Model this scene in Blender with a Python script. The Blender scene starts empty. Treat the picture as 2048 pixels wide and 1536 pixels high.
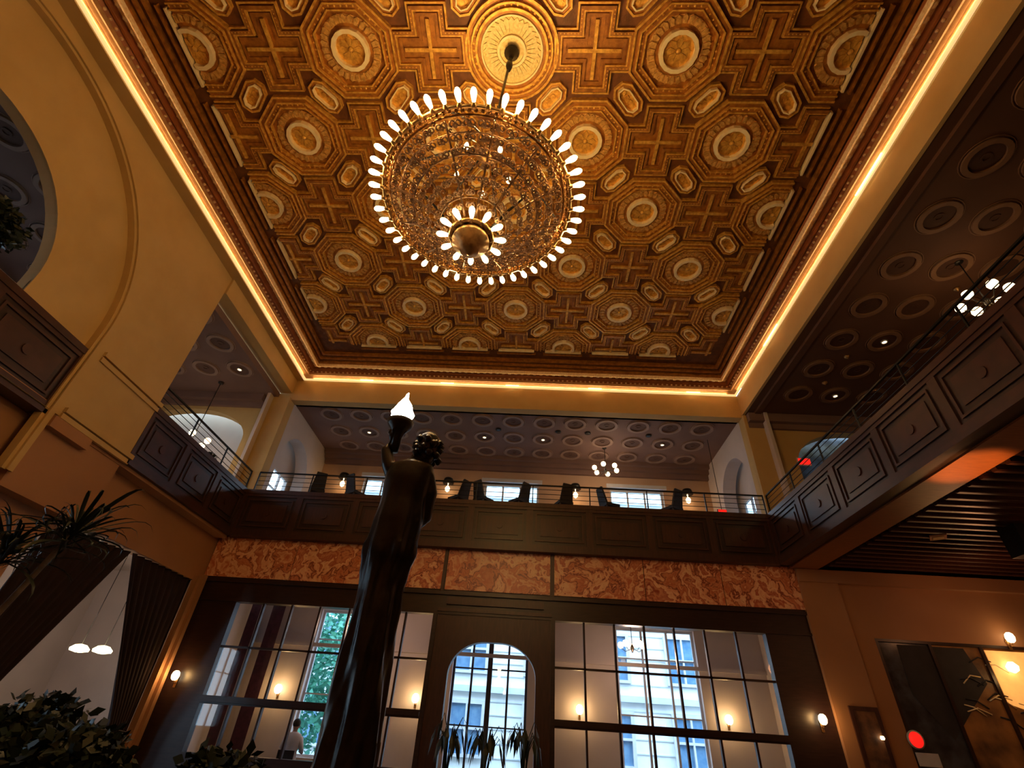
import bpy, bmesh, math, random
from math import sin, cos, pi, radians, sqrt, atan2
from mathutils import Vector, Matrix, Euler, geometry, noise
random.seed(7)
SC = bpy.context.scene
COL = SC.collection
# ------------------------------------------------------------------ camera
PITCH, YAW, ROLL, FPX = 0.63189967, -0.05885856, 0.07203278, 972.8
cam_d = bpy.data.cameras.new('camera'); cam = bpy.data.objects.new('camera', cam_d); COL.objects.link(cam)
_f = Vector((sin(YAW)*cos(PITCH), cos(YAW)*cos(PITCH), sin(PITCH)))
_r = Vector((cos(YAW), -sin(YAW), 0)); _u = _r.cross(_f)
_r2 = _r*cos(ROLL)+_u*sin(ROLL); _u2 = -_r*sin(ROLL)+_u*cos(ROLL)
M = Matrix((_r2, _u2, -_f)).transposed().to_4x4(); M.translation = Vector((0, 0, 1.3))
cam.matrix_world = M
cam_d.sensor_width = 36; cam_d.lens = FPX/2048*36; cam_d.clip_start = 0.05; cam_d.clip_end = 300
SC.camera = cam
# ------------------------------------------------------------------ world + exposure
W = bpy.data.worlds.new('sky'); SC.world = W; W.use_nodes = True
bg = W.node_tree.nodes['Background']; bg.inputs[0].default_value = (0.50, 0.76, 1.0, 1); bg.inputs[1].default_value = 5.0
SC.view_settings.view_transform = 'Standard'; SC.view_settings.look = 'None'
SC.view_settings.gamma = 1; SC.view_settings.use_curve_mapping = False
SC.view_settings.exposure = 0.72
# ------------------------------------------------------------------ lights
def light(kind, name, loc, energy, color, size=.1, rot=None, sy=None, spot=None):
    d = bpy.data.lights.new(name, kind); d.energy = energy; d.color = color
    o = bpy.data.objects.new(name, d); COL.objects.link(o); o.location = loc
    if kind == 'AREA':
        d.size = size
        if sy: d.shape = 'RECTANGLE'; d.size_y = sy
    else: d.shadow_soft_size = size
    if kind == 'SPOT': d.spot_size = spot or 1.6; d.spot_blend = .6
    if rot: o.rotation_euler = rot
    return o
WARM = (1.0, 0.56, 0.20)
CH = Vector((-0.78, 3.43, 6.5))     # chandelier ring centre
for i in range(8):
    a = (i+.5)*pi/4
    light('POINT', 'chandelier_lamp', (CH.x+1.22*cos(a), CH.y+1.22*sin(a), CH.z+.03), 30, WARM, .09)
light('POINT', 'lower_ring_lamp', (-.8, 3.43, 5.62), 40, WARM, .2)
light('POINT', 'crown_uplight', (-.76, 3.43, 8.6), 110, (1, .60, .17), .12)  # uplight added above the hub to brighten the ceiling round the rosette
# cove led strips lying behind the lip (centre -.62, 3.4)
CVX, CVY = -.635, 3.4
for sx, sy_, L, rz in ((-1, 0, 18.6, 0), (1, 0, 18.6, 0), (0, 1, 13.6, 0), (0, -1, 13.6, 0)):
    px = CVX+sx*(7.115-.05); py = CVY+sy_*(9.6-.05)
    d = Vector((-sx, -sy_, .42)).normalized()
    q = d.to_track_quat('-Z', 'Y')
    o = light('AREA', 'cove_led_strip', (px, py, 10.715), 85 if sx else 90, (1, .58, .22), .03, None, None)
    o.data.shape = 'RECTANGLE'
    # local x/y : find which is horizontal along the strip
    o.rotation_euler = q.to_euler()
    xa = q @ Vector((1, 0, 0)); along = Vector((0, 1, 0)) if sx else Vector((1, 0, 0))
    if abs(xa.dot(along)) > .7: o.data.size, o.data.size_y = L, .03
    else: o.data.size, o.data.size_y = .03, L
# ------------------------------------------------------------------ materials
def mat(name, c, c2=None, rough=.6, metal=0, scale=4, bump=0, emit=None, es=0, detail=4, stretch=None, spec=.5, bscale=None):
    m = bpy.data.materials.new(name); m.use_nodes = True; nt = m.node_tree; b = nt.nodes['Principled BSDF']
    b.inputs['Roughness'].default_value = rough; b.inputs['Metallic'].default_value = metal
    b.inputs['Specular IOR Level'].default_value = spec
    tc = nt.nodes.new('ShaderNodeTexCoord'); mp = nt.nodes.new('ShaderNodeMapping')
    nt.links.new(tc.outputs['Object'], mp.inputs[0])
    if stretch: mp.inputs['Scale'].default_value = stretch
    n = nt.nodes.new('ShaderNodeTexNoise'); n.inputs['Scale'].default_value = scale; n.inputs['Detail'].default_value = detail
    nt.links.new(mp.outputs[0], n.inputs['Vector'])
    r = nt.nodes.new('ShaderNodeValToRGB'); c2 = c2 or tuple(x*.8 for x in c)
    r.color_ramp.elements[0].color = (*c2, 1); r.color_ramp.elements[1].color = (*c, 1)
    r.color_ramp.elements[0].position = .35; r.color_ramp.elements[1].position = .65
    nt.links.new(n.outputs['Fac'], r.inputs[0]); nt.links.new(r.outputs[0], b.inputs['Base Color'])
    if bump:
        bp = nt.nodes.new('ShaderNodeBump'); bp.inputs['Strength'].default_value = bump; bp.inputs['Distance'].default_value = .02
        n2 = n
        if bscale:
            n2 = nt.nodes.new('ShaderNodeTexNoise'); n2.inputs['Scale'].default_value = bscale
            nt.links.new(mp.outputs[0], n2.inputs['Vector'])
        nt.links.new(n2.outputs['Fac'], bp.inputs['Height']); nt.links.new(bp.outputs[0], b.inputs['Normal'])
    if emit: b.inputs['Emission Color'].default_value = (*emit, 1); b.inputs['Emission Strength'].default_value = es
    return m
def glass(name, tint=(1, 1, 1), gl=.08, rough=.02):
    m = bpy.data.materials.new(name); m.use_nodes = True; nt = m.node_tree; nt.nodes.clear()
    o = nt.nodes.new('ShaderNodeOutputMaterial'); mx = nt.nodes.new('ShaderNodeMixShader')
    t = nt.nodes.new('ShaderNodeBsdfTransparent'); g = nt.nodes.new('ShaderNodeBsdfGlossy')
    n = nt.nodes.new('ShaderNodeTexNoise'); n.inputs['Scale'].default_value = 2
    mr = nt.nodes.new('ShaderNodeMapRange'); mr.inputs['To Min'].default_value = gl*.7; mr.inputs['To Max'].default_value = gl*1.3
    nt.links.new(n.outputs['Fac'], mr.inputs['Value']); nt.links.new(mr.outputs[0], mx.inputs[0])
    t.inputs[0].default_value = (*tint, 1); g.inputs['Roughness'].default_value = rough
    nt.links.new(t.outputs[0], mx.inputs[1]); nt.links.new(g.outputs[0], mx.inputs[2]); nt.links.new(mx.outputs[0], o.inputs[0])
    return m
def marble():
    m = bpy.data.materials.new('red_marble'); m.use_nodes = True; nt = m.node_tree; b = nt.nodes['Principled BSDF']; b.inputs['Roughness'].default_value = .35
    tc = nt.nodes.new('ShaderNodeTexCoord'); oi = nt.nodes.new('ShaderNodeObjectInfo')
    n = nt.nodes.new('ShaderNodeTexNoise'); n.inputs['Scale'].default_value = .8; n.inputs['Detail'].default_value = 4
    mm = nt.nodes.new('ShaderNodeVectorMath'); mm.operation = 'MULTIPLY_ADD'; mm.inputs[1].default_value = (1.6, 1.6, 1.6)
    nt.links.new(tc.outputs['Object'], n.inputs['Vector']); nt.links.new(n.outputs['Color'], mm.inputs[0]); nt.links.new(tc.outputs['Object'], mm.inputs[2])
    w = nt.nodes.new('ShaderNodeTexNoise'); w.noise_dimensions = '4D'; w.inputs['Scale'].default_value = 1.25; w.inputs['Detail'].default_value = 4; w.inputs['Roughness'].default_value = .62
    nt.links.new(mm.outputs[0], w.inputs['Vector']); nt.links.new(oi.outputs['Random'], w.inputs['W'])
    r = nt.nodes.new('ShaderNodeValToRGB'); e = r.color_ramp.elements
    e[0].position = .0; e[0].color = (.42, .08, .035, 1); e[1].position = 1; e[1].color = (.62, .18, .08, 1)
    for p, c in ((.36, (.62, .16, .07)), (.425, (.88, .52, .30)), (.445, (.55, .14, .06)), (.475, (.72, .28, .14)), (.50, (.20, .02, .012)), (.515, (.80, .36, .2)), (.555, (.92, .60, .36)), (.575, (.50, .10, .05)), (.62, (.76, .34, .18)), (.66, (.34, .04, .02)), (.68, (.85, .5, .3))):
        x = e.new(p); x.color = (*c, 1)
    nt.links.new(w.outputs['Fac'], r.inputs[0]); nt.links.new(r.outputs[0], b.inputs['Base Color'])
    return m
M_ = dict(
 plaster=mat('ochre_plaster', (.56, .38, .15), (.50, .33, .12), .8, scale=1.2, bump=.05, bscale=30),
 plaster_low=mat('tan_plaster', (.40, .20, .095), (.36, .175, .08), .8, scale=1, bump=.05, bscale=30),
 rose=mat('rosy_plaster', (.50, .33, .22), (.45, .29, .19), .8, scale=1.2),
 white=mat('pale_plaster', (.62, .54, .50), (.56, .49, .46), .8, scale=1.2),
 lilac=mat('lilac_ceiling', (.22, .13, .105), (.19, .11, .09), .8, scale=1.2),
 ringm=mat('pale_relief', (.34, .22, .17), (.30, .19, .15), .7),
 coffer=mat('brown_gilt_coffer', (.50, .20, .030), (.28, .10, .016), .42, .25, scale=9, bump=.25, bscale=60),
 coffer_dark=mat('dark_brown_coffer', (.20, .07, .018), (.12, .04, .01), .5, .1, scale=7, bump=.2, bscale=40),
 petal=mat('gilt_petals', (.85, .50, .15), (.50, .26, .06), .45, .2, scale=16),
 gilt=mat('gilded_relief', (.95, .56, .11), (.60, .28, .045), .35, .35, scale=14, bump=.3, bscale=70),
 cream=mat('cream_gilt', (1, .86, .55), (.95, .74, .40), .45, .05, scale=10),
 rosette=mat('pale_gold_plaster', (.9, .74, .36), (.7, .52, .2), .5, .1, scale=24, bump=.3),
 cove_bright=mat('cove_lit_ornament', (.95, .62, .32), (.74, .42, .18), .45, .1, scale=22, bump=.5, bscale=40),  # pale tone carries the cove's LED brightness in the colour
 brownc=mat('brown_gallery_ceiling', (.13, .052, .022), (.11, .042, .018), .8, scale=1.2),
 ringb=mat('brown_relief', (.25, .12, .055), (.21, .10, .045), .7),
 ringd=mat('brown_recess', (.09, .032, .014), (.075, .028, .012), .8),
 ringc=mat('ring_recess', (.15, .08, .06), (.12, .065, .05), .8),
 cove_ledge=mat('cove_ledge', (.50, .27, .11), (.42, .21, .08), .55, scale=12),
 cove_band=mat('cove_lit_band', (1, .78, .50), (.85, .55, .28), .5, scale=20, bump=.4, bscale=40),  # LED brightness of the inner band put into its pale colour
 oak=mat('oiled_oak', (.30, .10, .03), (.22, .07, .02), .4, scale=4, stretch=(1, 8, 1)),
 cove_dark=mat('cove_russet', (.42, .13, .035), (.30, .09, .02), .5, .1),
 wood=mat('dark_mahogany', (.034, .014, .011), (.020, .008, .007), .35, scale=3, stretch=(1, 1, 8), bump=.05),
 wood_mid=mat('reddish_mahogany', (.062, .020, .013), (.040, .013, .009), .38, scale=3, stretch=(8, 1, 1)),
 black=mat('black_iron', (.02, .02, .022), rough=.4, metal=.6),
 bronze=mat('dark_bronze', (.055, .048, .04), (.025, .022, .02), .34, .7, scale=6, bump=.15, bscale=18),
 brass=mat('aged_brass', (.55, .30, .10), (.28, .14, .05), .35, .8, scale=14),
 bronze_fil=mat('filigree_bronze', (.50, .28, .13), (.20, .10, .05), .4, .6, scale=16),
 bulb=mat('lit_bulb', (1, .9, .6), emit=(1, .82, .42), es=5.5),
 globe=mat('lit_globe', (1, .85, .6), emit=(1, .74, .42), es=2.6),
 hot=mat('lit_flame_glass', (1, 1, 1), emit=(1, .86, .68), es=9),
 led=mat('led_strip', (1, .9, .7), emit=(1, .78, .42), es=1.6),
 ledline=mat('led_glow_line', (1, .8, .5), emit=(1, .6, .24), es=.55),
 red=mat('lit_red', (.8, .03, .02), emit=(1, .015, .01), es=.55),
 velvet=mat('maroon_velvet', (.020, .006, .008), (.012, .004, .005), .9, scale=8, stretch=(1, 1, .2)),
 velvet2=mat('wine_drape', (.10, .022, .035), (.06, .014, .02), .85, scale=8),
 leaf=mat('dark_green_leaf', (.016, .026, .012), (.008, .014, .007), .45, scale=3),
 leaf2=mat('fresh_tree_leaf', (.10, .42, .26), (.05, .28, .22), .6, scale=3),
 trunk=mat('fibrous_trunk', (.14, .09, .05), (.07, .045, .03), .9, scale=12, bump=.5),
 pot=mat('glazed_pot', (.12, .07, .05), (.08, .05, .04), .4),
 floor=mat('dark_tile_floor', (.10, .07, .05), (.07, .05, .035), .4),
 carpet=mat('gallery_carpet', (.10, .04, .03), (.07, .03, .02), .95),
 stone=mat('pale_stone', (.85, .86, .82), (.76, .78, .77), .8, scale=2),
 stone2=mat('grey_stone', (.60, .64, .68), (.5, .56, .6), .8, scale=2),
 asphalt=mat('street_asphalt', (.12, .12, .12), (.09, .09, .09), .9),
 bluepane=mat('blue_window_pane', (.16, .30, .45), (.10, .22, .38), .15),
 frame_w=mat('white_painted_frame', (.60, .60, .62), (.54, .54, .56), .5),
 frame_d=mat('dark_painted_frame', (.04, .04, .05), (.03, .03, .04), .5),
 skin=mat('warm_skin', (.45, .26, .18), (.40, .22, .15), .6), hair=mat('dark_hair', (.02, .015, .012), rough=.7),
 shirt=mat('pale_shirt', (.62, .60, .66), (.55, .54, .6), .85),
 seat=mat('dark_upholstery', (.03, .025, .03), (.02, .018, .02), .8),
 art=mat('amber_artwork', (.42, .20, .06), (.08, .04, .02), .5, scale=1.6, detail=8),
 smoke=mat('smoky_mirror', (.075, .085, .11), (.02, .02, .024), .2, scale=2.5, detail=6),
 amber=mat('amber_pane_glow', (1, .7, .3), emit=(1, .42, .10), es=.42),  # emission stands in for lamp glow on a window pane
 paper=mat('poster_paper', (.20, .09, .04), (.07, .03, .02), .6, scale=5),
 marble=marble(),
 glass=glass('window_glass'), glass_b=glass('partition_glass', (.94, .95, 1), .05),
)
# ------------------------------------------------------------------ mesh builder
class MB:
    def __init__(s): s.v = []; s.f = []; s.mi = []; s.m = 0; s.sm = []
    def add(s, vs, fs, smooth=False, m=None):
        o = len(s.v); s.v += [tuple(v) for v in vs]
        for f in fs: s.f.append(tuple(i+o for i in f)); s.mi.append(s.m if m is None else m); s.sm.append(smooth)
        return s
    def box(s, x0, x1, y0, y1, z0, z1, m=None):
        vs = [(x, y, z) for x in (x0, x1) for y in (y0, y1) for z in (z0, z1)]
        return s.add(vs, [(0, 1, 3, 2), (4, 6, 7, 5), (0, 4, 5, 1), (2, 3, 7, 6), (0, 2, 6, 4), (1, 5, 7, 3)], m=m)
    def band(s, po, pi_, z0, z1, m=None):      # ring of polygon po to polygon pi_, hanging from z0 down to z1
        n = len(po); vs = [(*p, z0) for p in po]+[(*p, z1) for p in po]+[(*p, z1) for p in pi_]+[(*p, z0) for p in pi_]
        fs = []
        for i in range(n):
            j = (i+1) % n
            for k in range(3): fs.append((k*n+i, k*n+j, (k+1)*n+j, (k+1)*n+i))
        return s.add(vs, fs, m=m)
    def disc(s, po, z, m=None): return s.add([(*p, z) for p in po], [tuple(range(len(po)))], m=m)
    def prism(s, po, z0, z1, m=None):
        n = len(po); vs = [(*p, z0) for p in po]+[(*p, z1) for p in po]
        return s.add(vs, [tuple(range(n)), tuple(range(n, 2*n))[::-1]]+[(i, (i+1) % n, (i+1) % n+n, i+n) for i in range(n)], m=m)
    def lathe(s, prof, n=16, c=(0, 0, 0), m=None, smooth=True, rot=None, sx=1, sy=1):
        vs = []
        for r, z in prof:
            for i in range(n):
                a = 2*pi*i/n; v = Vector((r*cos(a)*sx, r*sin(a)*sy, z))
                if rot is not None: v = rot @ v
                vs.append(v+Vector(c))
        fs = [(k*n+i, k*n+(i+1) % n, (k+1)*n+(i+1) % n, (k+1)*n+i) for k in range(len(prof)-1) for i in range(n)]
        fs += [tuple(range(n))[::-1], tuple((len(prof)-1)*n+i for i in range(n))]
        return s.add(vs, fs, smooth, m)
    def tube(s, pts, r, n=6, m=None, smooth=True, close=False):
        pts = [Vector(p) for p in pts]; vs = []; k = len(pts)
        rr = r if isinstance(r, (list, tuple)) else [r]*k
        ref = Vector((0, 0, 1))
        for i, p in enumerate(pts):
            if close: t = pts[(i+1) % k]-pts[i-1]
            else: t = pts[min(i+1, k-1)]-pts[max(i-1, 0)]
            t.normalize()
            a = t.cross(ref)
            if a.length < .05: a = t.cross(Vector((1, 0, 0)))
            a.normalize(); b = t.cross(a)
            for j in range(n): vs.append(p+a*cos(2*pi*j/n)*rr[i]+b*sin(2*pi*j/n)*rr[i])
        fs = []
        for i in range(k if close else k-1):
            i2 = (i+1) % k
            for j in range(n): fs.append((i*n+j, i*n+(j+1) % n, i2*n+(j+1) % n, i2*n+j))
        if not close: fs += [tuple(range(n))[::-1], tuple((k-1)*n+j for j in range(n))]
        return s.add(vs, fs, smooth, m)
    def plate(s, outer, holes, fn, t, m=None):   # polygon with holes in 2D, fn(u,v,d) -> 3D, thickness t
        loops = [outer]+holes; pts = [p for l in loops for p in l]
        tri = geometry.tessellate_polygon([[Vector((p[0], p[1], 0)) for p in l] for l in loops])
        n = len(pts); vs = [fn(p[0], p[1], 0) for p in pts]+[fn(p[0], p[1], t) for p in pts]
        fs = [tuple(t_) for t_ in tri]+[tuple(i+n for i in t_)[::-1] for t_ in tri]
        o = 0
        for l in loops:
            k = len(l)
            for i in range(k): a, b = o+i, o+(i+1) % k; fs.append((a, b, b+n, a+n))
            o += k
        return s.add(vs, fs, m=m)
    def mesh(s, name, mats):
        me = bpy.data.meshes.new(name); me.from_pydata(s.v, [], s.f)
        for mm in mats if isinstance(mats, (list, tuple)) else [mats]: me.materials.append(M_[mm] if isinstance(mm, str) else mm)
        me.polygons.foreach_set('material_index', s.mi); me.polygons.foreach_set('use_smooth', s.sm); me.update()
        bm = bmesh.new(); bm.from_mesh(me); bmesh.ops.recalc_face_normals(bm, faces=bm.faces); bm.to_mesh(me); bm.free()
        return me
    def obj(s, name, mats, parent=None, loc=None, **kw):
        return link(name, s.mesh(name, mats), parent, loc, **kw)
def tag(o, label=None, cat=None, group=None, kind=None):
    if label: o['label'] = label
    if cat: o['category'] = cat
    if group: o['group'] = group
    if kind: o['kind'] = kind
    return o
def link(name, me, parent=None, loc=None, rot=None, **kw):
    o = bpy.data.objects.new(name, me); COL.objects.link(o)
    if parent: o.parent = parent
    if loc is not None: o.location = loc
    if rot is not None: o.rotation_euler = rot
    return tag(o, **kw)
def thing(name, label, cat, loc=(0, 0, 0), rz=0, group=None, kind=None):
    return link(name, None, None, loc, (0, 0, rz), label=label, cat=cat, group=group, kind=kind)
def copytree(o, parent=None):
    c = o.copy(); COL.objects.link(c); c.parent = parent
    for ch in list(o.children): copytree(ch, c)
    return c
def ngon(R, n, rot=0, sx=1, sy=1): return [(R*cos(rot+2*pi*i/n)*sx, R*sin(rot+2*pi*i/n)*sy) for i in range(n)]
def plus(L, w): return [(w, w), (w, L), (-w, L), (-w, w), (-L, w), (-L, -w), (-w, -w), (-w, -L), (w, -L), (w, -w), (L, -w), (L, w)]
def rect(x0, x1, y0, y1): return [(x0, y0), (x1, y0), (x1, y1), (x0, y1)]
def arch(c, z0, zs, r, n=20, rz=None):    # closed outline: jambs from z0 to zs, arch radius r (rise rz)
    rz = rz or r
    return [(c+r, z0)]+[(c+r*cos(pi*i/n), zs+rz*sin(pi*i/n)) for i in range(n+1)]+[(c-r, z0)]
def fx(x, s=1): return lambda u, v, d: (x+s*d, u, v)      # plane x = const, u=y v=z
def fy(y, s=1): return lambda u, v, d: (u, y+s*d, v)
def fz(z, s=1): return lambda u, v, d: (u, v, z+s*d)
def S(name, mb, mats, parent=None, label=None): return mb.obj(name, mats, parent, label=label, kind='structure')

# ================================================================== MAIN CEILING
CC = (-.62, 3.4, 11.0); PX, PY = 1.435, 1.585
HX, HY = 6.38, 8.70
ceil = S('ceiling', MB().box(CC[0]-8, CC[0]+8, CC[1]-9.8, CC[1]+9.8, 11.16, 11.4).box(CC[0]-6.3, CC[0]+6.3, CC[1]-8.6, CC[1]+8.6, 11.09, 11.165), 'coffer_dark')
def bead(mb, x, y, z, r, m): mb.add([(x+r, y, z), (x, y+r, z), (x-r, y, z), (x, y-r, z), (x, y, z-r)], [(0, 4, 1), (1, 4, 2), (2, 4, 3), (3, 4, 0)], True, m)
def medallion_mb():
    mb = MB(); n8 = lambda a: ngon(a/cos(pi/8), 8, pi/8)     # a = apothem
    mb.band(n8(.80), n8(.765), .09, -.02, 1).band(n8(.765), n8(.70), .09, .015, 0).band(n8(.70), n8(.675), .09, -.03, 1)
    mb.band(n8(.675), n8(.60), .09, .03, 0).band(n8(.60), n8(.575), .09, -.005, 1).disc(n8(.6), .075, 0)
    P = n8(.638)
    for k in range(8):
        a, b = P[k], P[(k+1) % 8]
        for t in range(5): u = (t+.5)/5; bead(mb, a[0]+(b[0]-a[0])*u, a[1]+(b[1]-a[1])*u, .03, .022, 1)
    return mb
def petals_mb():
    mb = MB()
    mb.band(ngon(.53, 24), ngon(.40, 24), .08, .055)
    for k in range(28):
        a = 2*pi*k/28; w = .042
        w = .030; q = [(.405, -w*.7), (.50, -w*1.3), (.535, 0), (.50, w*1.3), (.405, w*.7)]
        mb.prism([(x*cos(a)-y*sin(a), x*sin(a)+y*cos(a)) for x, y in q], .08, .02)
    return mb
def ring_mb():
    mb = MB().band(ngon(.335, 16, pi/16), ngon(.265, 16, pi/16), .08, -.035)
    return mb
def boss_mb():
    mb = MB().disc(ngon(.27, 16), .055)
    for k in range(8):
        a = 2*pi*k/8; q = [(.05, -.02), (.15, -.055), (.22, 0), (.15, .055), (.05, .02)]
        mb.prism([(x*cos(a)-y*sin(a), x*sin(a)+y*cos(a)) for x, y in q], .06, .03)
    mb.lathe([(.05, .06), (.045, .01), (.015, -.01)], 10)
    return mb
def cross_mb():
    mb = MB()
    mb.band(plus(.70, .34), plus(.67, .31), .09, .02, 1).band(plus(.65, .29), plus(.595, .235), .09, -.01, 0).band(plus(.595, .235), plus(.57, .21), .09, .0, 1)
    mb.band(plus(.54, .18), plus(.49, .13), .09, .035, 0).disc(plus(.57, .21), .08, 0)
    for sx, sy in ((1, 0), (-1, 0), (0, 1), (0, -1)):
        for t in range(6):
            for o in (-.265, .265):
                d = .30+t*.06
                if sx: bead(mb, sx*d, o, -.005, .018, 1)
                else: bead(mb, o, sy*d, -.005, .018, 1)
    return mb
def crossbar_mb(): return MB().box(-.46, .46, -.03, .03, .02, .07).box(-.03, .03, -.46, .46, .018, .07)
def hex_pts(L, w): return [(L, 0), (L*.55, w), (-L*.55, w), (-L, 0), (-L*.55, -w), (L*.55, -w)]
def hexpts2(L, w, c=.5): return [(L, w*.45), (L*c, w), (-L*c, w), (-L, w*.45), (-L, -w*.45), (-L*c, -w), (L*c, -w), (L, -w*.45)]
def hex_mb():
    mb = MB().band(hexpts2(.36, .22, .6), hexpts2(.325, .185, .6), .09, .0, 1).band(hexpts2(.325, .185, .6), hexpts2(.29, .15, .6), .09, .04, 0)
    mb.disc(hexpts2(.3, .16, .6), .06, 1)
    for k in range(4): mb.prism([(-.16+k*.11+x, y) for x, y in ngon(.045, 6)], .07, .035, 1)
    return mb
def hexring_mb(): return MB().band(hexpts2(.27, .135, .6), hexpts2(.245, .112, .6), .07, -.03)
def bisect(me, co, no, name):
    bm = bmesh.new(); bm.from_mesh(me)
    bmesh.ops.bisect_plane(bm, geom=bm.verts[:]+bm.edges[:]+bm.faces[:], plane_co=co, plane_no=no, clear_outer=True)
    m2 = me.copy(); m2.name = name; bm.to_mesh(m2); bm.free(); return m2
me_med = medallion_mb().mesh('medallion', ['coffer', 'gilt']); me_pet = petals_mb().mesh('petal_ring', 'petal')
me_ring = ring_mb().mesh('cream_ring', 'cream'); me_boss = boss_mb().mesh('boss', 'gilt')
me_cross = cross_mb().mesh('cross_coffer', ['coffer', 'gilt']); me_bar = crossbar_mb().mesh('cross_bar', 'gilt')
me_hex = hex_mb().mesh('hexagon_panel', ['coffer', 'gilt']); me_hexr = hexring_mb().mesh('cream_border', 'cream')
cut = {}
def clipped(me, si, sj):
    if not si and not sj: return me
    k = (me.name, si, sj)
    if k not in cut:
        m2 = me
        if si: m2 = bisect(m2, (si*.12, 0, 0), (si, 0, 0), me.name)
        if sj: m2 = bisect(m2, (0, sj*.12, 0), (0, sj, 0), me.name)
        cut[k] = m2
    return cut[k]
NI, NJ = 4, 5
for i in range(-NI, NI+1):
    for j in range(-NJ, NJ+1):
        x, y = CC[0]+i*PX, CC[1]+j*PY
        si = 0 if abs(i) < NI else (1 if i > 0 else -1); sj = 0 if abs(j) < NJ else (1 if j > 0 else -1)
        if (i+j) % 2 == 0:
            if i == j == 0: continue
            o = link('medallion', clipped(me_med, si, sj), ceil, (x, y, 11.0), (0, 0, 0))
            for nm, me in (('petal_ring', me_pet), ('cream_ring', me_ring), ('boss', me_boss)): link(nm, clipped(me, si, sj), o)
        else:
            o = link('cross_coffer', clipped(me_cross, si, sj), ceil, (x, y, 11.0)); link('cross_bar', clipped(me_bar, si, sj), o)
        for s_, ax in ((si, 0), (sj, 1)):
            if s_ and not (si and sj):
                mb = MB()
                a, b = (s_*.15, s_*.19)
                if ax == 0: mb.box(min(a, b), max(a, b), -.62, .62, -.03, .09, 1).box(min(s_*.30, s_*.34), max(s_*.30, s_*.34), -.66, .66, -.01, .09, 0)
                else: mb.box(-.55, .55, min(a, b), max(a, b), -.03, .09, 1).box(-.6, .6, min(s_*.30, s_*.34), max(s_*.30, s_*.34), -.01, .09, 0)
                key = ('edge', s_, ax)
                if key not in cut: cut[key] = mb.mesh('edge_fillet', ['coffer', 'cream'])
                link('edge_fillet', cut[key], ceil, (x, y, 11.0))
for i in range(-NI, NI):
    for j in range(-NJ, NJ):
        x, y = CC[0]+(i+.5)*PX, CC[1]+(j+.5)*PY
        a = atan2(PY, PX)*(-1 if (i+j) % 2 == 0 else 1)
        o = link('hexagon_panel', me_hex, ceil, (x, y, 11.0), (0, 0, a)); o.scale = (.9, .9, 1); link('cream_border', me_hexr, o)
# central rosette
mb = MB()
for a, b, z, m in ((.82, .78, -.03, 1), (.78, .72, .03, 0), (.72, .69, -.04, 1), (.64, .60, -.05, 1), (.69, .64, .03, 0), (.60, .55, .02, 0)): mb.band(ngon(a, 40), ngon(b, 40), .09, z, m)
for k in range(40): bead(mb, .665*cos(k*pi/20), .665*sin(k*pi/20), .02, .03, 1)
ro = mb.obj('ceiling_rosette', ['coffer', 'gilt'], ceil, (CC[0], CC[1], 11.0), label='large pale gold rosette above the chandelier')
mb = MB().disc(ngon(.56, 40), .03)
for k in range(32):
    a = k*pi/16; q = [(.27, -.02), (.45, -.045), (.50, 0), (.45, .045), (.27, .02)]
    mb.prism([(x*cos(a)-y*sin(a), x*sin(a)+y*cos(a)) for x, y in q], .04, .0)
mb.obj('petal_disc', 'rosette', ro)
MB().band(ngon(.25, 32), ngon(.21, 32), .05, -.04).obj('cream_ring', 'cream', ro)
MB().band(ngon(.54, 40), ngon(.515, 40), .05, -.03).obj('cream_ring', 'cream', ro)
# inner dark mouldings round the coffers
mb = MB()
def frame(mb, hx0, hx1, hy0, hy1, z0, z1, m=None):
    mb.band(rect(CC[0]-hx0, CC[0]+hx0, CC[1]-hy0, CC[1]+hy0), rect(CC[0]-hx1, CC[0]+hx1, CC[1]-hy1, CC[1]+hy1), z0, z1, m)
frame(mb, 6.56, 6.46, 8.98, 8.88, 11.17, 10.90, 0); frame(mb, 6.46, 6.40, 8.88, 8.80, 11.17, 10.99, 1); frame(mb, 6.40, 6.34, 8.80, 8.72, 11.17, 10.95, 0); frame(mb, 6.34, 6.26, 8.72, 8.62, 11.17, 11.02, 1); frame(mb, 6.26, 6.2, 8.62, 8.54, 11.17, 10.98, 0)
S('trim_1', mb, ['coffer', 'coffer_dark'])
# cove cornice: swept rectangular profile (offset inward, z, material)
prof = [(-.02, 10.66, 3), (-.02, 10.70, 3), (.02, 10.665, 3), (.05, 10.70, 0), (.09, 10.76, 0), (.20, 10.80, 0), (.24, 10.83, 0), (.25, 10.90, 1), (.30, 10.90, 1), (.31, 10.86, 1), (.38, 10.87, 0), (.42, 10.91, 0), (.50, 10.90, 0), (.57, 10.88, 0), (.62, 10.93, 1), (.66, 10.99, 1)]
prof = [(.0, 10.66, 2), (.035, 10.66, 2), (.05, 10.71, 3), (.10, 10.735, 3), (.18, 10.755, 3), (.22, 10.74, 3), (.24, 10.82, 1), (.31, 10.89, 1), (.33, 10.85, 1), (.37, 10.86, 1), (.40, 10.92, 1), (.43, 10.93, 4), (.48, 10.90, 4), (.54, 10.85, 4), (.60, 10.80, 4), (.63, 10.79, 4), (.64, 10.90, 1), (.66, 10.95, 1)]
mb = MB(); OX, OY = 7.115, 9.6
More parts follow.
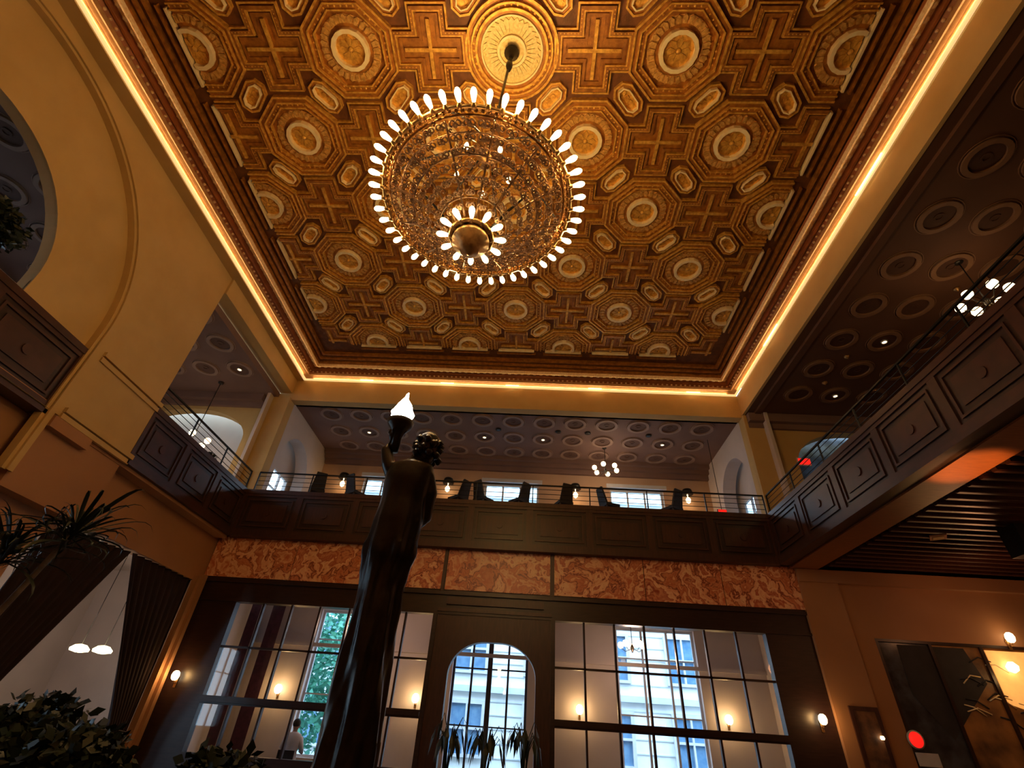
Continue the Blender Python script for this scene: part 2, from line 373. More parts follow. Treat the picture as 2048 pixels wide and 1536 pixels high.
for k in range(len(prof)-1):
    (o0, z0, m0), (o1, z1, _) = prof[k], prof[k+1]
    A = rect(CVX-OX+o0, CVX+OX-o0, CVY-OY+o0, CVY+OY-o0); B = rect(CVX-OX+o1, CVX+OX-o1, CVY-OY+o1, CVY+OY-o1)
    mb.add([(*p, z0) for p in A]+[(*p, z1) for p in B], [(i, (i+1) % 4, (i+1) % 4+4, i+4) for i in range(4)], m=m0)
cove = S('trim_2', mb, ['cove_bright', 'cove_dark', 'ledline', 'cove_ledge', 'cove_band'])
mb = MB(); 
def perim(step, ox, oy):
    n = int(2*oy/step)
    for i in range(n): 
        for s_ in (-1, 1): yield CVX+s_*ox, CVY-oy+(i+.5)*2*oy/n
    n = int(2*ox/step)
    for i in range(n):
        for s_ in (-1, 1): yield CVX-ox+(i+.5)*2*ox/n, CVY+s_*oy
for x, y in perim(.145, OX-.265, OY-.265): mb.lathe([(.012, .02), (.034, .0), (.03, -.02), (.008, -.034)], 7, (x, y, 10.845))
mb.obj('bead_row', 'cove_bright', cove, kind='stuff')
mb = MB()
for x, y in perim(.2, OX-.53, OY-.53): mb.lathe([(.07, .03), (.06, .0), (.03, -.018), (.0, -.02)], 6, (x, y, 10.855))
mb.obj('egg_ornament', 'cove_band', cove, kind='stuff')
for (x, y, ax) in ((6.47, 5.4, 1), (6.47, 10.1, 1), (-5.6, 12.98, 0), (-.75, 12.98, 0), (1.95, 12.98, 0), (5.1, 12.98, 0), (-2.9, 12.98, 0)):
    L = .45 if ax else .22
    mb = MB().box(*((-.012, .012, -L, L) if ax else (-L, L, -.012, .012)), -.02, .0)
    sock = mb.obj('led_segment', 'led', cove, (x-(.07 if ax else 0), y-(0 if ax else .09), 10.70))
# beams round the void
mb = MB().box(6.50, 6.58, -6.3, 13.02, 9.92, 10.68).box(6.58, 6.98, -6.3, 13.02, 9.94, 10.68, 1).box(6.80, 6.98, -6.3, 13.02, 9.86, 9.94, 1).box(-8.42, -7.765, -6.3, 13.02, 10.64, 10.68).box(-8.42, -8.0, 8.56, 13.02, 10.12, 10.645)
S('trim_3', mb, ['plaster', 'brownc'])
S('trim_4', MB().box(-8.4, 6.98, 13.01, 13.3, 9.86, 10.68).box(-8.4, 6.98, 13.3, 13.45, 9.9, 10.3), 'plaster')
# ================================================================== GALLERIES
S('gallery_ceiling', MB().box(-8.4, 6.98, 13.3, 17.0, 9.9, 10.1), 'lilac')
gcl = bpy.data.objects['gallery_ceiling']
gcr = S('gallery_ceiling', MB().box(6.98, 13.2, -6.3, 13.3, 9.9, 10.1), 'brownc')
gcL = S('gallery_ceiling', MB().box(-13.2, -8.4, -6.3, 13.3, 9.9, 10.1), 'lilac')
me_gr = MB().band(ngon(.36, 24), ngon(.27, 24), .02, -.045).band(ngon(.40, 24), ngon(.385, 24), .02, -.015).mesh('ring_moulding', 'ringm')
me_gi = MB().disc(ngon(.26, 20), 0).band(ngon(.09, 12), ngon(.06, 12), .01, -.015).mesh('ring_centre', 'ringc')
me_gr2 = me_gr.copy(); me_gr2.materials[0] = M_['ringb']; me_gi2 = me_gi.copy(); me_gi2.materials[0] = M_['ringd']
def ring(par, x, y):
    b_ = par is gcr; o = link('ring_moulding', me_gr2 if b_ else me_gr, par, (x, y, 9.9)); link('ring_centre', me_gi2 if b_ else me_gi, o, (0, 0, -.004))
for k in range(-6, 7):
    for y in (13.84, 14.92, 15.96): ring(gcl, -.68+1.032*k, y)
for k in range(5):
    for j in range(15): ring(gcr, 7.64+1.03*k, 11.68-1.182*j)
for k in range(4):
    for j in range(15): ring(gcL, -8.94-1.07*k, 11.46-1.182*j)
# ceiling margins / crown mouldings
S('trim_5', MB().box(-7.9, 6.5, 16.45, 16.7, 9.6, 9.9).box(-7.9, 6.5, 16.3, 16.7, 9.75, 9.9).box(-7.9, 6.5, 16.58, 16.7, 9.42, 9.6), 'lilac')
S('trim_6', MB().box(6.6, 13, 12.75, 13.0, 9.62, 9.9).box(6.6, 13, 12.9, 13, 9.45, 9.9).box(-12.6, -8.75, 12.75, 13.0, 9.66, 9.9).box(-12.6, -8.75, 12.9, 13.0, 9.48, 9.9), 'lilac')
# upper far wall with three windows
UW = [(-6.25, -4.3), (-1.72, .28), (2.87, 4.8)]
wf = S('wall_far_upper', MB().plate(rect(-8.6, 7.2, 5.3, 10.1), [rect(a, b, 6.7, 8.98) for a, b in UW], fy(16.7), .35), 'rose')
def window(n, x0, x1, z0, z1, y, cols, rows, fm='frame_w', par=None, ax='y'):
    w = link('window_%d' % n, None, None, None, kind='structure')
    f = fy(y) if ax == 'y' else fx(y)
    g = .03
    holes = []; cw = (x1-x0-.08)/cols
    for c in range(cols):
        zz = z0+.05
        for r_, h in enumerate(rows):
            zz1 = z0+.05+(z1-z0-.1)*sum(rows[:r_+1])/sum(rows)
            holes.append(rect(x0+.04+c*cw+g, x0+.04+(c+1)*cw-g, zz+g*.6, zz1-g*.6)); zz = zz1
    MB().plate(rect(x0, x1, z0, z1), holes, f, .07).obj('window_frame', fm, w)
    for h in holes:
        q = [(h[0][0]-.005, h[0][1]-.005), (h[1][0]+.005, h[1][1]-.005), (h[2][0]+.005, h[2][1]+.005), (h[3][0]-.005, h[3][1]+.005)]
        MB().add([f(u, v, .035) for u, v in q], [(0, 1, 2, 3)]).obj('pane', 'glass', w)
    return w
for k, (a, b) in enumerate(UW):
    w = window(k+1, a, b, 6.7, 8.98, 16.85, 3, [1, 1, 1])
    MB().box(a-.12, b+.12, 16.62, 16.7, 8.98, 9.12).obj('window_head', 'frame_w', w)
# side walls of far gallery with arched openings
for s_, x, t, in ((-1, -7.95, -.35), (1, 6.5, .35)):
    S('wall_far_%s' % ('left' if s_ < 0 else 'right'), MB().plate(rect(13.29, 16.75, 5.3, 9.9), [arch(14.6, 6.6, 8.1, 1.05)], fx(x, s_), .42), 'white')
    window(4+(s_ > 0), 13.75, 15.5, 6.9, 8.1, x+s_*.55, 3, [1, 1], 'frame_w', ax='x')
    S('wall_reveal', MB().plate(rect(12.7, 16.9, 6.4, 9.9), [rect(13.75, 15.5, 6.9, 8.1)], fx(x+s_*.55, s_), .1), 'white')
# end walls of the side galleries (y = 13)
S('wall_end_left', MB().plate(rect(-13.2, -7.95, 5.3, 9.9), [arch(-10.95, 6.6, 8.35, 1.95, rz=1.02)], fy(13.0), .3).box(-8.75, -7.95, 12.92, 13.02, 6.6, 9.9), 'plaster')
S('wall_niche_left', MB().box(-13.2, -8.2, 13.75, 13.95, 5.3, 9.9), 'white')
S('wall_end_right', MB().plate(rect(6.5, 13.2, 5.3, 9.9), [arch(9.7, 6.6, 8.3, 1.9, rz=1.15)], fy(13.0), .3).box(6.5, 7.22, 12.92, 13.02, 6.6, 9.9), 'plaster')
S('wall_niche_right', MB().box(7.1, 13.2, 13.9, 14.1, 5.3, 9.9), 'smoke')
# gallery floors (slabs)
S('gallery_floor', MB().box(-8.6, 7.1, 12.95, 16.9, 5.36, 6.5), 'carpet')
S('gallery_floor', MB().box(6.55, 13.2, -6.3, 12.95, 5.42, 6.5), 'carpet')
S('gallery_floor', MB().box(-13.2, -8.2, -6.3, 12.95, 5.42, 6.5), 'carpet')
# outer side walls
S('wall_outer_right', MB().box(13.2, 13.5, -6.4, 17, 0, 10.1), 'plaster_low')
WL = [(8.6, 10.4), (4.6, 6.4), (.6, 2.4)]
S('wall_outer_left', MB().plate(rect(-6.4, 17, 0, 10.1), [rect(a, b, 1.0, 4.0) for a, b in WL]+[rect(a, b, 7.0, 9.0) for a, b in WL], fx(-13.2, -1), .3), 'white')
for k, (a, b) in enumerate(WL):
    window(6+2*k, a, b, 1.0, 4.0, -13.35, 2, [1, 1, 1], 'frame_w', ax='x'); window(7+2*k, a, b, 7.0, 9.0, -13.35, 2, [1, 1], 'frame_w', ax='x')
S('wall_near', MB().box(-13.2, 13.2, -6.6, -6.3, 0, 11.2), 'plaster_low')
S('floor', MB().box(-13.5, 13.5, -6.6, 17.0, -.2, 0), 'floor')
# ------------------------------------------------------------------ upper left wall: big arch, pier
YE = 8.55
S('wall_left', MB().plate(rect(-6.3, YE, 5.3, 10.64), [[(y, z) for y, z in arch(3.22, 5.302, 6.95, 3.42, 40)]], fx(-8.05, -1), .36), 'plaster')
wl = bpy.data.objects['wall_left']
# recessed tympanum with inner arch opening
MB().plate([(y, z) for y, z in arch(3.22, 5.35, 6.95, 3.5, 40)], [arch(3.32, 6.55, 6.85, 1.9, 28)], fx(-8.2, -1), .2).obj('arch_panel', 'plaster', wl)
# concentric mouldings
def archband(mb, r0, r1, x0, x1, zb, c=3.22, zs=6.95, n=40):
    o = [(c+r0, zb)]+[(c+r0*cos(pi*i/n), zs+r0*sin(pi*i/n)) for i in range(n+1)]+[(c-r0, zb)]
    q = [(c+r1, zb)]+[(c+r1*cos(pi*i/n), zs+r1*sin(pi*i/n)) for i in range(n+1)]+[(c-r1, zb)]
    k = len(o)
    vs = [(x0, *p) for p in o]+[(x1, *p) for p in o]+[(x1, *p) for p in q]+[(x0, *p) for p in q]
    mb.add(vs, [(a*k+i, a*k+i+1, (a+1)*k+i+1, (a+1)*k+i) for a in range(3) for i in range(k-1)])
mb = MB(); archband(mb, 3.42, 3.52, -8.1, -8.02, 4.2); archband(mb, 3.36, 3.43, -8.2, -8.06, 4.2)
mb.obj('arch_moulding', 'plaster', wl)
mb = MB(); archband(mb, 1.9, 1.98, -8.22, -8.175, 6.6, 3.32, 6.85, 28); mb.obj('arch_moulding', 'plaster', wl)
MB().plate([(6.75, 4.0), (YE, 4.0), (YE, 5.35), (6.75, 5.35)], [], fx(-8.12, -1), .28).obj('pier_base', 'plaster_low', wl)
for z, p in ((6.62, .06), (6.5, .035), (5.38, .07), (5.27, .04)):
    MB().box(-8.05-.02, -8.05+p, 6.85, YE+p, z, z+.09).obj('capital_moulding', 'plaster', wl)
MB().box(-8.4, -7.98, 6.75, 7.6, 5.05, 5.25).obj('bracket', 'plaster_low', wl)
# ------------------------------------------------------------------ balcony fronts
def balcony(ax, a0, a1, face, sgn, label, zb=5.29, zt=6.62, pitch=1.55):
    """ax: 'x' front runs along x at y=face ; sgn = direction into the hall"""
    P = (lambda u0, u1, d0, d1, z0, z1: (u0, u1, min(face+sgn*d0, face+sgn*d1), max(face+sgn*d0, face+sgn*d1), z0, z1)) if ax == 'x' else \
        (lambda u0, u1, d0, d1, z0, z1: (min(face+sgn*d0, face+sgn*d1), max(face+sgn*d0, face+sgn*d1), u0, u1, z0, z1))
    root = MB().box(*P(a0, a1, -.25, 0, zb, zt)).obj('balcony_front', 'wood', kind='structure', label=label)
    MB().box(*P(a0, a1, 0, .05, zt-.12, zt)).box(*P(a0, a1, 0, .03, zt-.2, zt-.12)).obj('cap_moulding', 'wood_mid', root)
    MB().box(*P(a0, a1, 0, .06, zb, zb+.08)).box(*P(a0, a1, 0, .035, zb+.08, zb+.2)).obj('base_moulding', 'wood_mid', root)
    n = max(1, round((a1-a0)/pitch)); w = (a1-a0)/n
    for i in range(n+1):
        u = a0+i*w
        MB().box(*P(max(a0, u-.09), min(a1, u+.09), 0, .028, zb+.2, zt-.2)).obj('pilaster_strip', 'wood_mid', root)
    for i in range(n):
        u = a0+i*w
        mb = MB(); f = (lambda q, v, d: (q, face+sgn*(.005+d), v)) if ax == 'x' else (lambda q, v, d: (face+sgn*(.005+d), q, v))
        A, B = rect(u+.16, u+w-.16, zb+.28, zt-.28), rect(u+.2, u+w-.2, zb+.32, zt-.32)
        mb.plate(A, [B], f, .022); mb.plate(rect(u+.3, u+w-.3, zb+.42, zt-.42), [], f, .015)
        mb.obj('raised_panel', 'wood_mid', root)
        MB().plate([(u+w/2+x, (zb+zt)/2+y) for x, y in ngon(.09, 12)], [], f, .035).obj('carved_boss', 'wood_mid', root)
    return root
bf = balcony('x', -8.05, 6.42, 12.8, -1, 'dark wood balcony front across the far wall')
br = balcony('y', -6.3, 12.8, 6.42, -1, 'dark wood balcony front along the right side')
bl = balcony('y', YE+.0, 12.8, -8.07, 1, 'dark wood balcony front between left pier and far wall')
bl2 = balcony('y', -.2, 6.64, -8.12, 1, 'dark wood balcony front set inside the big left arch', zb=5.2, zt=6.55)
# railings
def railing(ax, a0, a1, c, label, z0=6.6, z1=7.24, step=1.45):
    t = thing('balcony_railing', label, 'railing', (a0, c, z0) if ax == 'x' else (c, a0, z0), 0 if ax == 'x' else pi/2, 'black metal railings on the balcony')
    L = a1-a0; h = z1-z0
    MB().box(0, L, -.022, .022, h-.035, h).obj('top_rail', 'black', t)
    for k in range(4): MB().tube([(0, 0, .08+k*h*.22), (L, 0, .08+k*h*.22)], .009, 5).obj('rail', 'black', t)
    n = int(L/step)
    for i in range(n+1): MB().box(i*L/n-.015, i*L/n+.015, -.015, .015, 0, h).obj('post', 'black', t)
    return t
railing('x', -7.95, 6.45, 12.93, 'black metal railing on top of the far balcony front')
railing('y', YE, 12.9, -8.2, 'black metal railing on the left balcony between pier and far wall')
railing('y', -6.2, 12.9, 6.55, 'black metal railing along the right balcony')
# ================================================================== LOWER LEVEL
# lower left wall
o1 = [(7.9, .01), (12.72, .01), (12.72, 4.1), (8.9, 4.1), (8.5, 4.0), (8.15, 3.7), (7.95, 3.3)]
o2 = [(2.0, .01), (6.6, .01), (6.6, 3.6), (6.3, 4.0), (5.9, 4.1), (2.7, 4.1), (2.3, 4.0), (2.0, 3.6)]
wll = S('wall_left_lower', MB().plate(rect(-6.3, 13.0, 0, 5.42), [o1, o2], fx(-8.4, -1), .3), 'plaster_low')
MB().box(-8.42, -8.2, 12.74, 12.86, 0, 4.25).box(-8.42, -8.28, 12.62, 12.9, 0, 4.2).obj('pilaster', 'plaster_low', wll)
MB().box(-8.4, -8.1, -6.3, 12.8, 5.22, 5.42).obj('cornice', 'plaster_low', wll)
# side room left
S('ceiling_side_room', MB().box(-13.2, -8.7, -6.3, 17, 4.9, 5.1), 'white')
S('wall_side_room_end', MB().box(-13.2, -8.75, 15.6, 15.8, 0, 5), 'white')
# right lower: plaster end wall
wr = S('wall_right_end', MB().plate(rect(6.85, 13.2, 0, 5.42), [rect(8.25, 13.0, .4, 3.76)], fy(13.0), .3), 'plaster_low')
MB().box(6.8, 7.75, 12.9, 13.02, 0, 4.95).box(6.8, 13.2, 12.86, 13.02, 4.95, 5.25).obj('pilaster', 'plaster_low', wr)
# slatted underside of right balcony
sl = S('ceiling_right_underside', MB().box(6.5, 13.2, -6.3, 13.0, 5.36, 5.42), 'wood')
me_sl = MB().box(0, 5.7, -.05, .05, -.10, 0).box(0, 5.7, -.035, .035, -.115, -.1).mesh('slat', 'wood_mid')
k = 0; y = 12.5
while y > -6: link('slat', me_sl, sl, (7.45, y, 5.36)); y -= .275; k += 1
MB().box(6.66, 7.35, -6.3, 12.9, 5.26, 5.36).obj('soffit_board', 'oak', sl)
# ---- partition
part = S('wall_partition', MB().box(-8.4, 6.85, 13.0, 13.2, 3.72, 4.25).box(-8.4, -7.3, 13.0, 13.2, 0, 3.72).box(5.72, 6.85, 13.0, 13.2, 0, 3.72)
         .box(-7.3, 5.72, 13.0, 13.2, 0, .7).box(-8.4, 6.85, 12.94, 13.0, 4.17, 4.25).box(-8.4, 6.85, 12.96, 13.0, 3.72, 3.78), 'wood')
S('wall_partition_head', MB().box(-8.4, 6.85, 13.06, 13.3, 4.25, 5.36), 'wood')
mull = [-7.3, -6.6, -5.87, -5.15, -4.4, -3.7, -2.98]; mur = [1.4, 2.13, 2.85, 3.56, 4.28, 5.02]
for x in mull[1:]+mur: MB().box(x-.022, x+.022, 13.03, 13.12, .7, 3.72).obj('mullion', 'wood', part)
for a, b in ((-7.3, -2.3), (.7, 5.72)):
    MB().box(a, b, 13.0, 13.16, 1.58, 1.74).box(a, b, 12.97, 13.0, 1.62, 1.70).obj('transom_rail', 'wood', part)
    MB().box(a, b, 13.03, 13.12, 2.71, 2.755).obj('glazing_bar', 'wood', part)
cols = [(-7.3, -6.6), (-6.6, -5.87), (-5.87, -5.15), (-5.15, -4.4), (-4.4, -3.7), (-3.7, -2.98), (-2.98, -2.3), (.7, 1.4), (1.4, 2.13), (2.13, 2.85), (2.85, 3.56), (3.56, 4.28), (4.28, 5.02), (5.02, 5.72)]
for a, b in cols:
    for z0, z1 in ((.7, 1.58), (1.74, 2.71), (2.755, 3.72)):
        MB().add([(a+.02, 13.08, z0), (b-.02, 13.08, z0), (b-.02, 13.08, z1), (a+.02, 13.08, z1)], [(0, 1, 2, 3)]).obj('pane', 'glass_b', part)
# marble frieze
fr = S('trim_7', MB().box(-8.4, 6.85, 12.99, 13.06, 4.25, 5.36), 'wood_mid')
for a, b in ((-8.38, -6.15), (-6.14, -3.9), (-3.89, -2.2), (-2.10, .57), (.67, 2.95), (2.96, 4.9), (4.91, 6.83)):
    MB().box(a+.004, b-.004, 12.955, 12.99, 4.29, 5.32).obj('marble_slab', 'marble', fr)
for x in (-2.15, .62): MB().box(x-.035, x+.035, 12.93, 12.99, 4.25, 5.36).obj('divider', 'wood_mid', fr)
# ---- door surround with big rounded glazed opening
def rrect(x0, x1, z0, z1, r, n=12):
    pts = [(x0, z0), (x1, z0)]
    for c, a0 in (((x1-r, z1-r*.85), 0), ((x0+r, z1-r*.85), pi/2)):
        for i in range(n+1): a = a0+pi/2*i/n; pts.append((c[0]+r*cos(a), c[1]+r*.85*sin(a)))
    return pts
op = rrect(-1.78, .26, .3, 3.16, .85)
d1 = S('door_1', MB().plate(rect(-2.28, .69, 0, 3.74), [op], fy(12.99), .2), 'wood_mid')
MB().plate([(x, z) for x, z in rrect(-1.86, .34, .22, 3.22, .88)], [op], fy(12.965), .03).obj('opening_moulding', 'wood_mid', d1)
MB().add([(x, 13.1, z) for x, z in op], [tuple(range(len(op)))]).obj('pane', 'glass_b', d1)
MB().box(-2.2, .62, 12.93, 12.99, 3.78, 3.86).box(-2.0, .42, 12.94, 12.99, 3.95, 4.12).obj('lintel_moulding', 'wood_mid', d1)
for x in (-2.24, .65): MB().box(x-.05, x+.05, 12.95, 12.99, 0, 3.74).obj('door_post', 'wood', d1)
# ---- vestibule
GW = [(-6.5, -4.15, .6, 4.35), (-2.15, .1, .1, 3.95), (2.75, 5.15, .6, 4.35)]
wv = S('wall_far', MB().plate(rect(-8.9, 7.4, 0, 5.36), [rect(a, b, c, d) for a, b, c, d in GW], fy(16.7), .35), 'white')
MB().box(-8.6, 7.1, 16.62, 16.7, 3.28, 3.38).obj('picture_rail', 'white', wv)
MB().box(-8.6, 7.1, 16.55, 16.7, 4.55, 4.75).obj('crown_moulding', 'white', wv)
window(12, -6.5, -4.15, .6, 4.35, 16.85, 3, [2.2, 2.2, 1.2]); window(13, 2.75, 5.15, .6, 4.35, 16.85, 3, [2.2, 2.2, 1.2])
dw = window(14, -2.15, .1, .1, 3.95, 16.85, 4, [2.2, 2.2, 1.4], 'frame_d')
MB().box(-1.10, -.96, 16.74, 16.84, .1, 3.95).obj('meeting_stile', 'frame_d', dw)
for s_, x in ((-1, -8.75), (1, 7.1)):
    S('wall_vestibule_%s' % ('left' if s_ < 0 else 'right'), MB().box(min(x, x+s_*.15), max(x, x+s_*.15), 13.2, 16.7, 0, 5.36), 'white')
    MB().box(x-s_*.03-.02, x-s_*.03+.02, 14.2, 14.7, 1.2, 2.0).obj('notice_board', 'frame_w', bpy.data.objects['wall_vestibule_%s' % ('left' if s_ < 0 else 'right')])
# ================================================================== EXTERIOR
S('street', MB().box(-60, 60, 17.1, 60, -.3, -.2), 'asphalt')
S('street', MB().box(-60, -13.6, -30, 17.1, -.3, -.2), 'asphalt')
bd = thing('building', 'pale stone building across the street with rows of windows', 'building', (3.2, 27, -.2))
MB().box(-14, 14, 0, 6, 0, 14).obj('facade', 'stone', bd)
for r_ in range(4):
    z = .8+r_*3.2
    MB().box(-14, 14, -.25, 0, z+2.45, z+2.7).obj('string_course', 'stone2', bd)
    for c in range(8):
        x = -12.6+c*3.4
        wn = MB().plate(rect(x-.85, x+.85, z, z+2.1), [rect(x-.7, x-.04, z+.12, z+1.0), rect(x+.04, x+.7, z+.12, z+1.0), rect(x-.7, x-.04, z+1.1, z+1.98), rect(x+.04, x+.7, z+1.1, z+1.98)], fy(-.18), .18).obj('window', 'frame_w', bd)
        MB().box(x-.72, x+.72, -.06, -.02, z+.1, z+2.0).obj('pane', 'bluepane', wn)
for r_ in range(26): MB().box(-14, 14, -.04, 0, .3+r_*.52, .34+r_*.52).obj('stone_joint', 'stone2', bd)
def leafcloud(n, c, R, size, seed, sq=(1, 1, 1), clear=0.0):
    rnd = random.Random(seed); mb = MB()
    for i in range(n):
        v = Vector((rnd.gauss(0, 1), rnd.gauss(0, 1), rnd.gauss(0, 1))).normalized()*(rnd.random()**.4)
        p = Vector((c[0]+v.x*R*sq[0], c[1]+v.y*R*sq[1], c[2]+v.z*R*sq[2]))
        a = Vector((rnd.gauss(0, 1), rnd.gauss(0, 1), rnd.gauss(0, .6))).normalized(); b = a.cross(Vector((rnd.gauss(0, 1), rnd.gauss(0, 1), rnd.gauss(0, 1)))).normalized()
        L = size*rnd.uniform(.7, 1.3)
        mb.add([p, p+a*L*.5+b*L*.28, p+a*L, p+a*L*.5-b*L*.28], [(0, 1, 2, 3)])
    return mb
tr = thing('street_tree', 'green leafy street tree outside the left window', 'tree', (-8.6, 21, -.2))
leafcloud(5200, (0, 0, 3.4), 2.9, .26, 3, (1, .8, 1)).obj('foliage', 'leaf2', tr, kind='stuff'); MB().tube([(0, 0, 0), (.1, 0, 1.4), (0, .1, 3.4)], [.16, .13, .07], 8).obj('trunk', 'trunk', tr)

# ================================================================== CHANDELIER
chd = thing('chandelier', 'huge gilded ring chandelier with forty-eight outward bulbs under the gold ceiling', 'chandelier', tuple(CH))
def bulb_mesh(s=1):
    return MB().lathe([(.012, 0), (.018, .015), (.026, .05), (.032, .085), (.030, .11), (.018, .132), (.004, .14)], 10).mesh('bulb', 'bulb')
me_bulb = bulb_mesh(); me_cup = MB().lathe([(.03, -.05), (.034, -.02), (.022, 0), (.02, .012)], 8).mesh('socket', 'brass')
def bulbs(n, R, z, off, root, sc=1.0):
    for i in range(n):
        a = 2*pi*(i+off)/n
        q = Euler((0, pi/2-.06, a), 'XYZ')
        o = link('bulb', me_bulb, root, (R*cos(a), R*sin(a), z), q); o.scale = (sc, sc, sc)
        c = link('socket', me_cup, o)
bulbs(48, 1.145, 0, .35, chd, 1.08)
bulbs(12, .245, -.66, .2, chd, 1.08)
def circ(R, z, n=64): return [(R*cos(2*pi*i/n), R*sin(2*pi*i/n), z) for i in range(n)]
mb = MB().tube(circ(1.115, 0), .022, 8, close=True).tube(circ(1.03, .0), .014, 6, close=True)
for i in range(96):
    a = 2*pi*i/96; mb.lathe([(.004, -.035), (.022, -.01), (.022, .01), (.004, .03)], 6, (1.072*cos(a), 1.072*sin(a), 0))
mb.tube(circ(1.06, .05), .012, 6, close=True)
mb.obj('outer_ring', 'brass', chd)
MB().tube(circ(.23, -.66, 24), .03, 6, close=True).lathe([(.20, -.62), (.21, -.76), (.12, -.84), (.10, -.9), (.03, -.95), (.0, -.97)], 20).tube(circ(.12, -.80, 20), .02, 6, close=True).obj('lower_ring', 'brass', chd)
def zc(r): # bowl profile between outer ring and lower ring
    t = (1.03-r)/.80; return -.04-.55*t**1.25
for k in range(12):
    a = 2*pi*(k+.5)/12
    MB().tube([(r*cos(a), r*sin(a), zc(r)) for r in [1.02-i*.079 for i in range(11)]], .013, 5).obj('rib', 'bronze_fil', chd)
for R in (.90, .72, .54, .38): MB().tube(circ(R, zc(R), 48), .010, 5, close=True).obj('hoop', 'bronze_fil', chd)
def scroll(w, h):   # an s-scroll pair of spirals in local (tangent, radial) plane
    pts = []
    for s_ in (1, -1):
        p = []
        for i in range(15):
            t = i/14; ang = t*3.3*pi/1.6; rr = (1-t*.8)
            p.append((s_*w*(.5-.5*rr*cos(ang)), h*(.55*rr*sin(ang)+(.25-.25*t)), 0))
        pts.append(p)
    return pts
for R, n, w, h in ((.965, 40, .075, .07), (.85, 36, .07, .07), (.74, 32, .07, .07), (.63, 28, .07, .07), (.52, 24, .065, .065), (.41, 20, .06, .06), (.31, 16, .055, .055)):
    mb = MB()
    for p in scroll(w, h): mb.tube(p, .0105, 4)
    for t in range(5): aa = 2*pi*t/5; mb.prism([(w*.0+.018*cos(aa)+x, .018*sin(aa)+y) for x, y in ngon(.014, 5)], -.008, .008)
    me = mb.mesh('scroll', 'bronze_fil'); sl_ = atan2(zc(R+.05)-zc(R-.05), .1)
    for i in range(n):
        a = 2*pi*i/n; x, y, z = R*cos(a), R*sin(a), zc(R)
        M3 = Matrix((Vector((-sin(a), cos(a), 0)), Vector((cos(a)*cos(sl_), sin(a)*cos(sl_), sin(sl_))), Vector((0, 0, 1)))).transposed().to_4x4()
        M3.translation = Vector((x, y, z)); o = link('scroll', me, chd); o.matrix_local = M3
rnd = random.Random(4); mb = MB()
for i in range(420):
    R = .25+.77*sqrt(rnd.random()); a = rnd.random()*2*pi; z = zc(min(R, 1.02))+.012; w = rnd.uniform(.02, .045); a0 = rnd.random()*6
    mb.tube([((R*cos(a))+w*(1-t/9)*cos(a0+t*.8), R*sin(a)+w*(1-t/9)*sin(a0+t*.8), z+rnd.uniform(-.004, .004)) for t in range(8)], .0075, 3)
mb.obj('filigree', 'bronze_fil', chd, kind='stuff')
MB().lathe([(.05, 4.46), (.12, 4.44), (.13, 4.40), (.05, 4.32), (.03, 4.2)], 16, (.16, -.03, 0)).obj('canopy', 'bronze', chd)
MB().tube([(.16, -.03, 4.3), (.05, -.01, 1.6)], .022, 8).lathe([(.04, 4.1), (.06, 3.9), (.03, 3.7)], 10, (.15, -.03, 0)).obj('rod', 'bronze', chd)
MB().lathe([(.04, 1.65), (.10, 1.55), (.07, 1.45), (.16, 1.3), (.20, 1.2), (.12, 1.1), (.05, 1.0)], 16, (.03, 0, 0)).obj('hub', 'brass', chd)
for k in range(6):
    a = 2*pi*k/6+.3
    MB().tube([(.03+.15*cos(a), .15*sin(a), 1.25), (.45*cos(a), .45*sin(a), .95), (.85*cos(a), .85*sin(a), .45), (1.05*cos(a), 1.05*sin(a), .08)], .014, 5).obj('suspension_arm', 'bronze', chd)
mb = MB()
for k in range(5):
    a = 2*pi*k/5+.4
    mb.tube([(.12*cos(a), .12*sin(a), 1.15), (.34*cos(a), .34*sin(a), .95), (.36*cos(a), .36*sin(a), .82)], .012, 5)
mb.obj('inner_bracket', 'brass', chd)
for k in range(5):
    a = 2*pi*k/5+.4; link('inner_bulb', me_bulb, chd, (.36*cos(a), .36*sin(a), .82), (pi, 0, 0))
# dark spokes under the bowl
for a in (radians(112), radians(60), radians(200), radians(-20)):
    MB().tube([(.62*cos(a), .62*sin(a), zc(.62)+.1), (.4*cos(a), .4*sin(a), zc(.4)+.06), (.22*cos(a), .22*sin(a), -.62)], .017, 5).obj('stay', 'bronze', chd)
# ================================================================== STATUE TORCHERE
st = thing('torchere_statue', 'dark bronze draped figure carrying a glowing torch on its head', 'statue', (-.92, 3.2, 0))
secs = [(1.05, -.02, .17), (1.15, .0, .165), (1.35, .0, .155), (1.6, .0, .15), (1.85, .0, .14), (2.02, .0, .13), (2.12, .005, .14), (2.25, .02, .165), (2.42, .03, .165), (2.6, .035, .155), (2.75, .04, .17), (2.85, .05, .16), (2.91, .09, .09), (2.96, .12, .06)]
mb = MB(); N = 40; ZS = [1.02+i*(2.96-1.02)/60 for i in range(61)]
def lerp(z):
    for a, b in zip(secs, secs[1:]):
        if a[0] <= z <= b[0]:
            t = (z-a[0])/(b[0]-a[0]); t = t*t*(3-2*t); return a[1]+(b[1]-a[1])*t, a[2]+(b[2]-a[2])*t
    return secs[0][1:] if z < secs[0][0] else secs[-1][1:]
vs = []
for z in ZS:
    cx_, r_ = lerp(z); amp = .10 if z < 2.7 else .02
    if z > 2.3: amp = .05*(2.96-z)/.6
    for i in range(N):
        a = 2*pi*i/N
        k = 1+amp*sin(7*a+z*4.2)+amp*.6*sin(11*a-z*5)+amp*.5*sin(3*a+z*7)
        vs.append((cx_+r_*k*cos(a), r_*.78*k*sin(a), z))
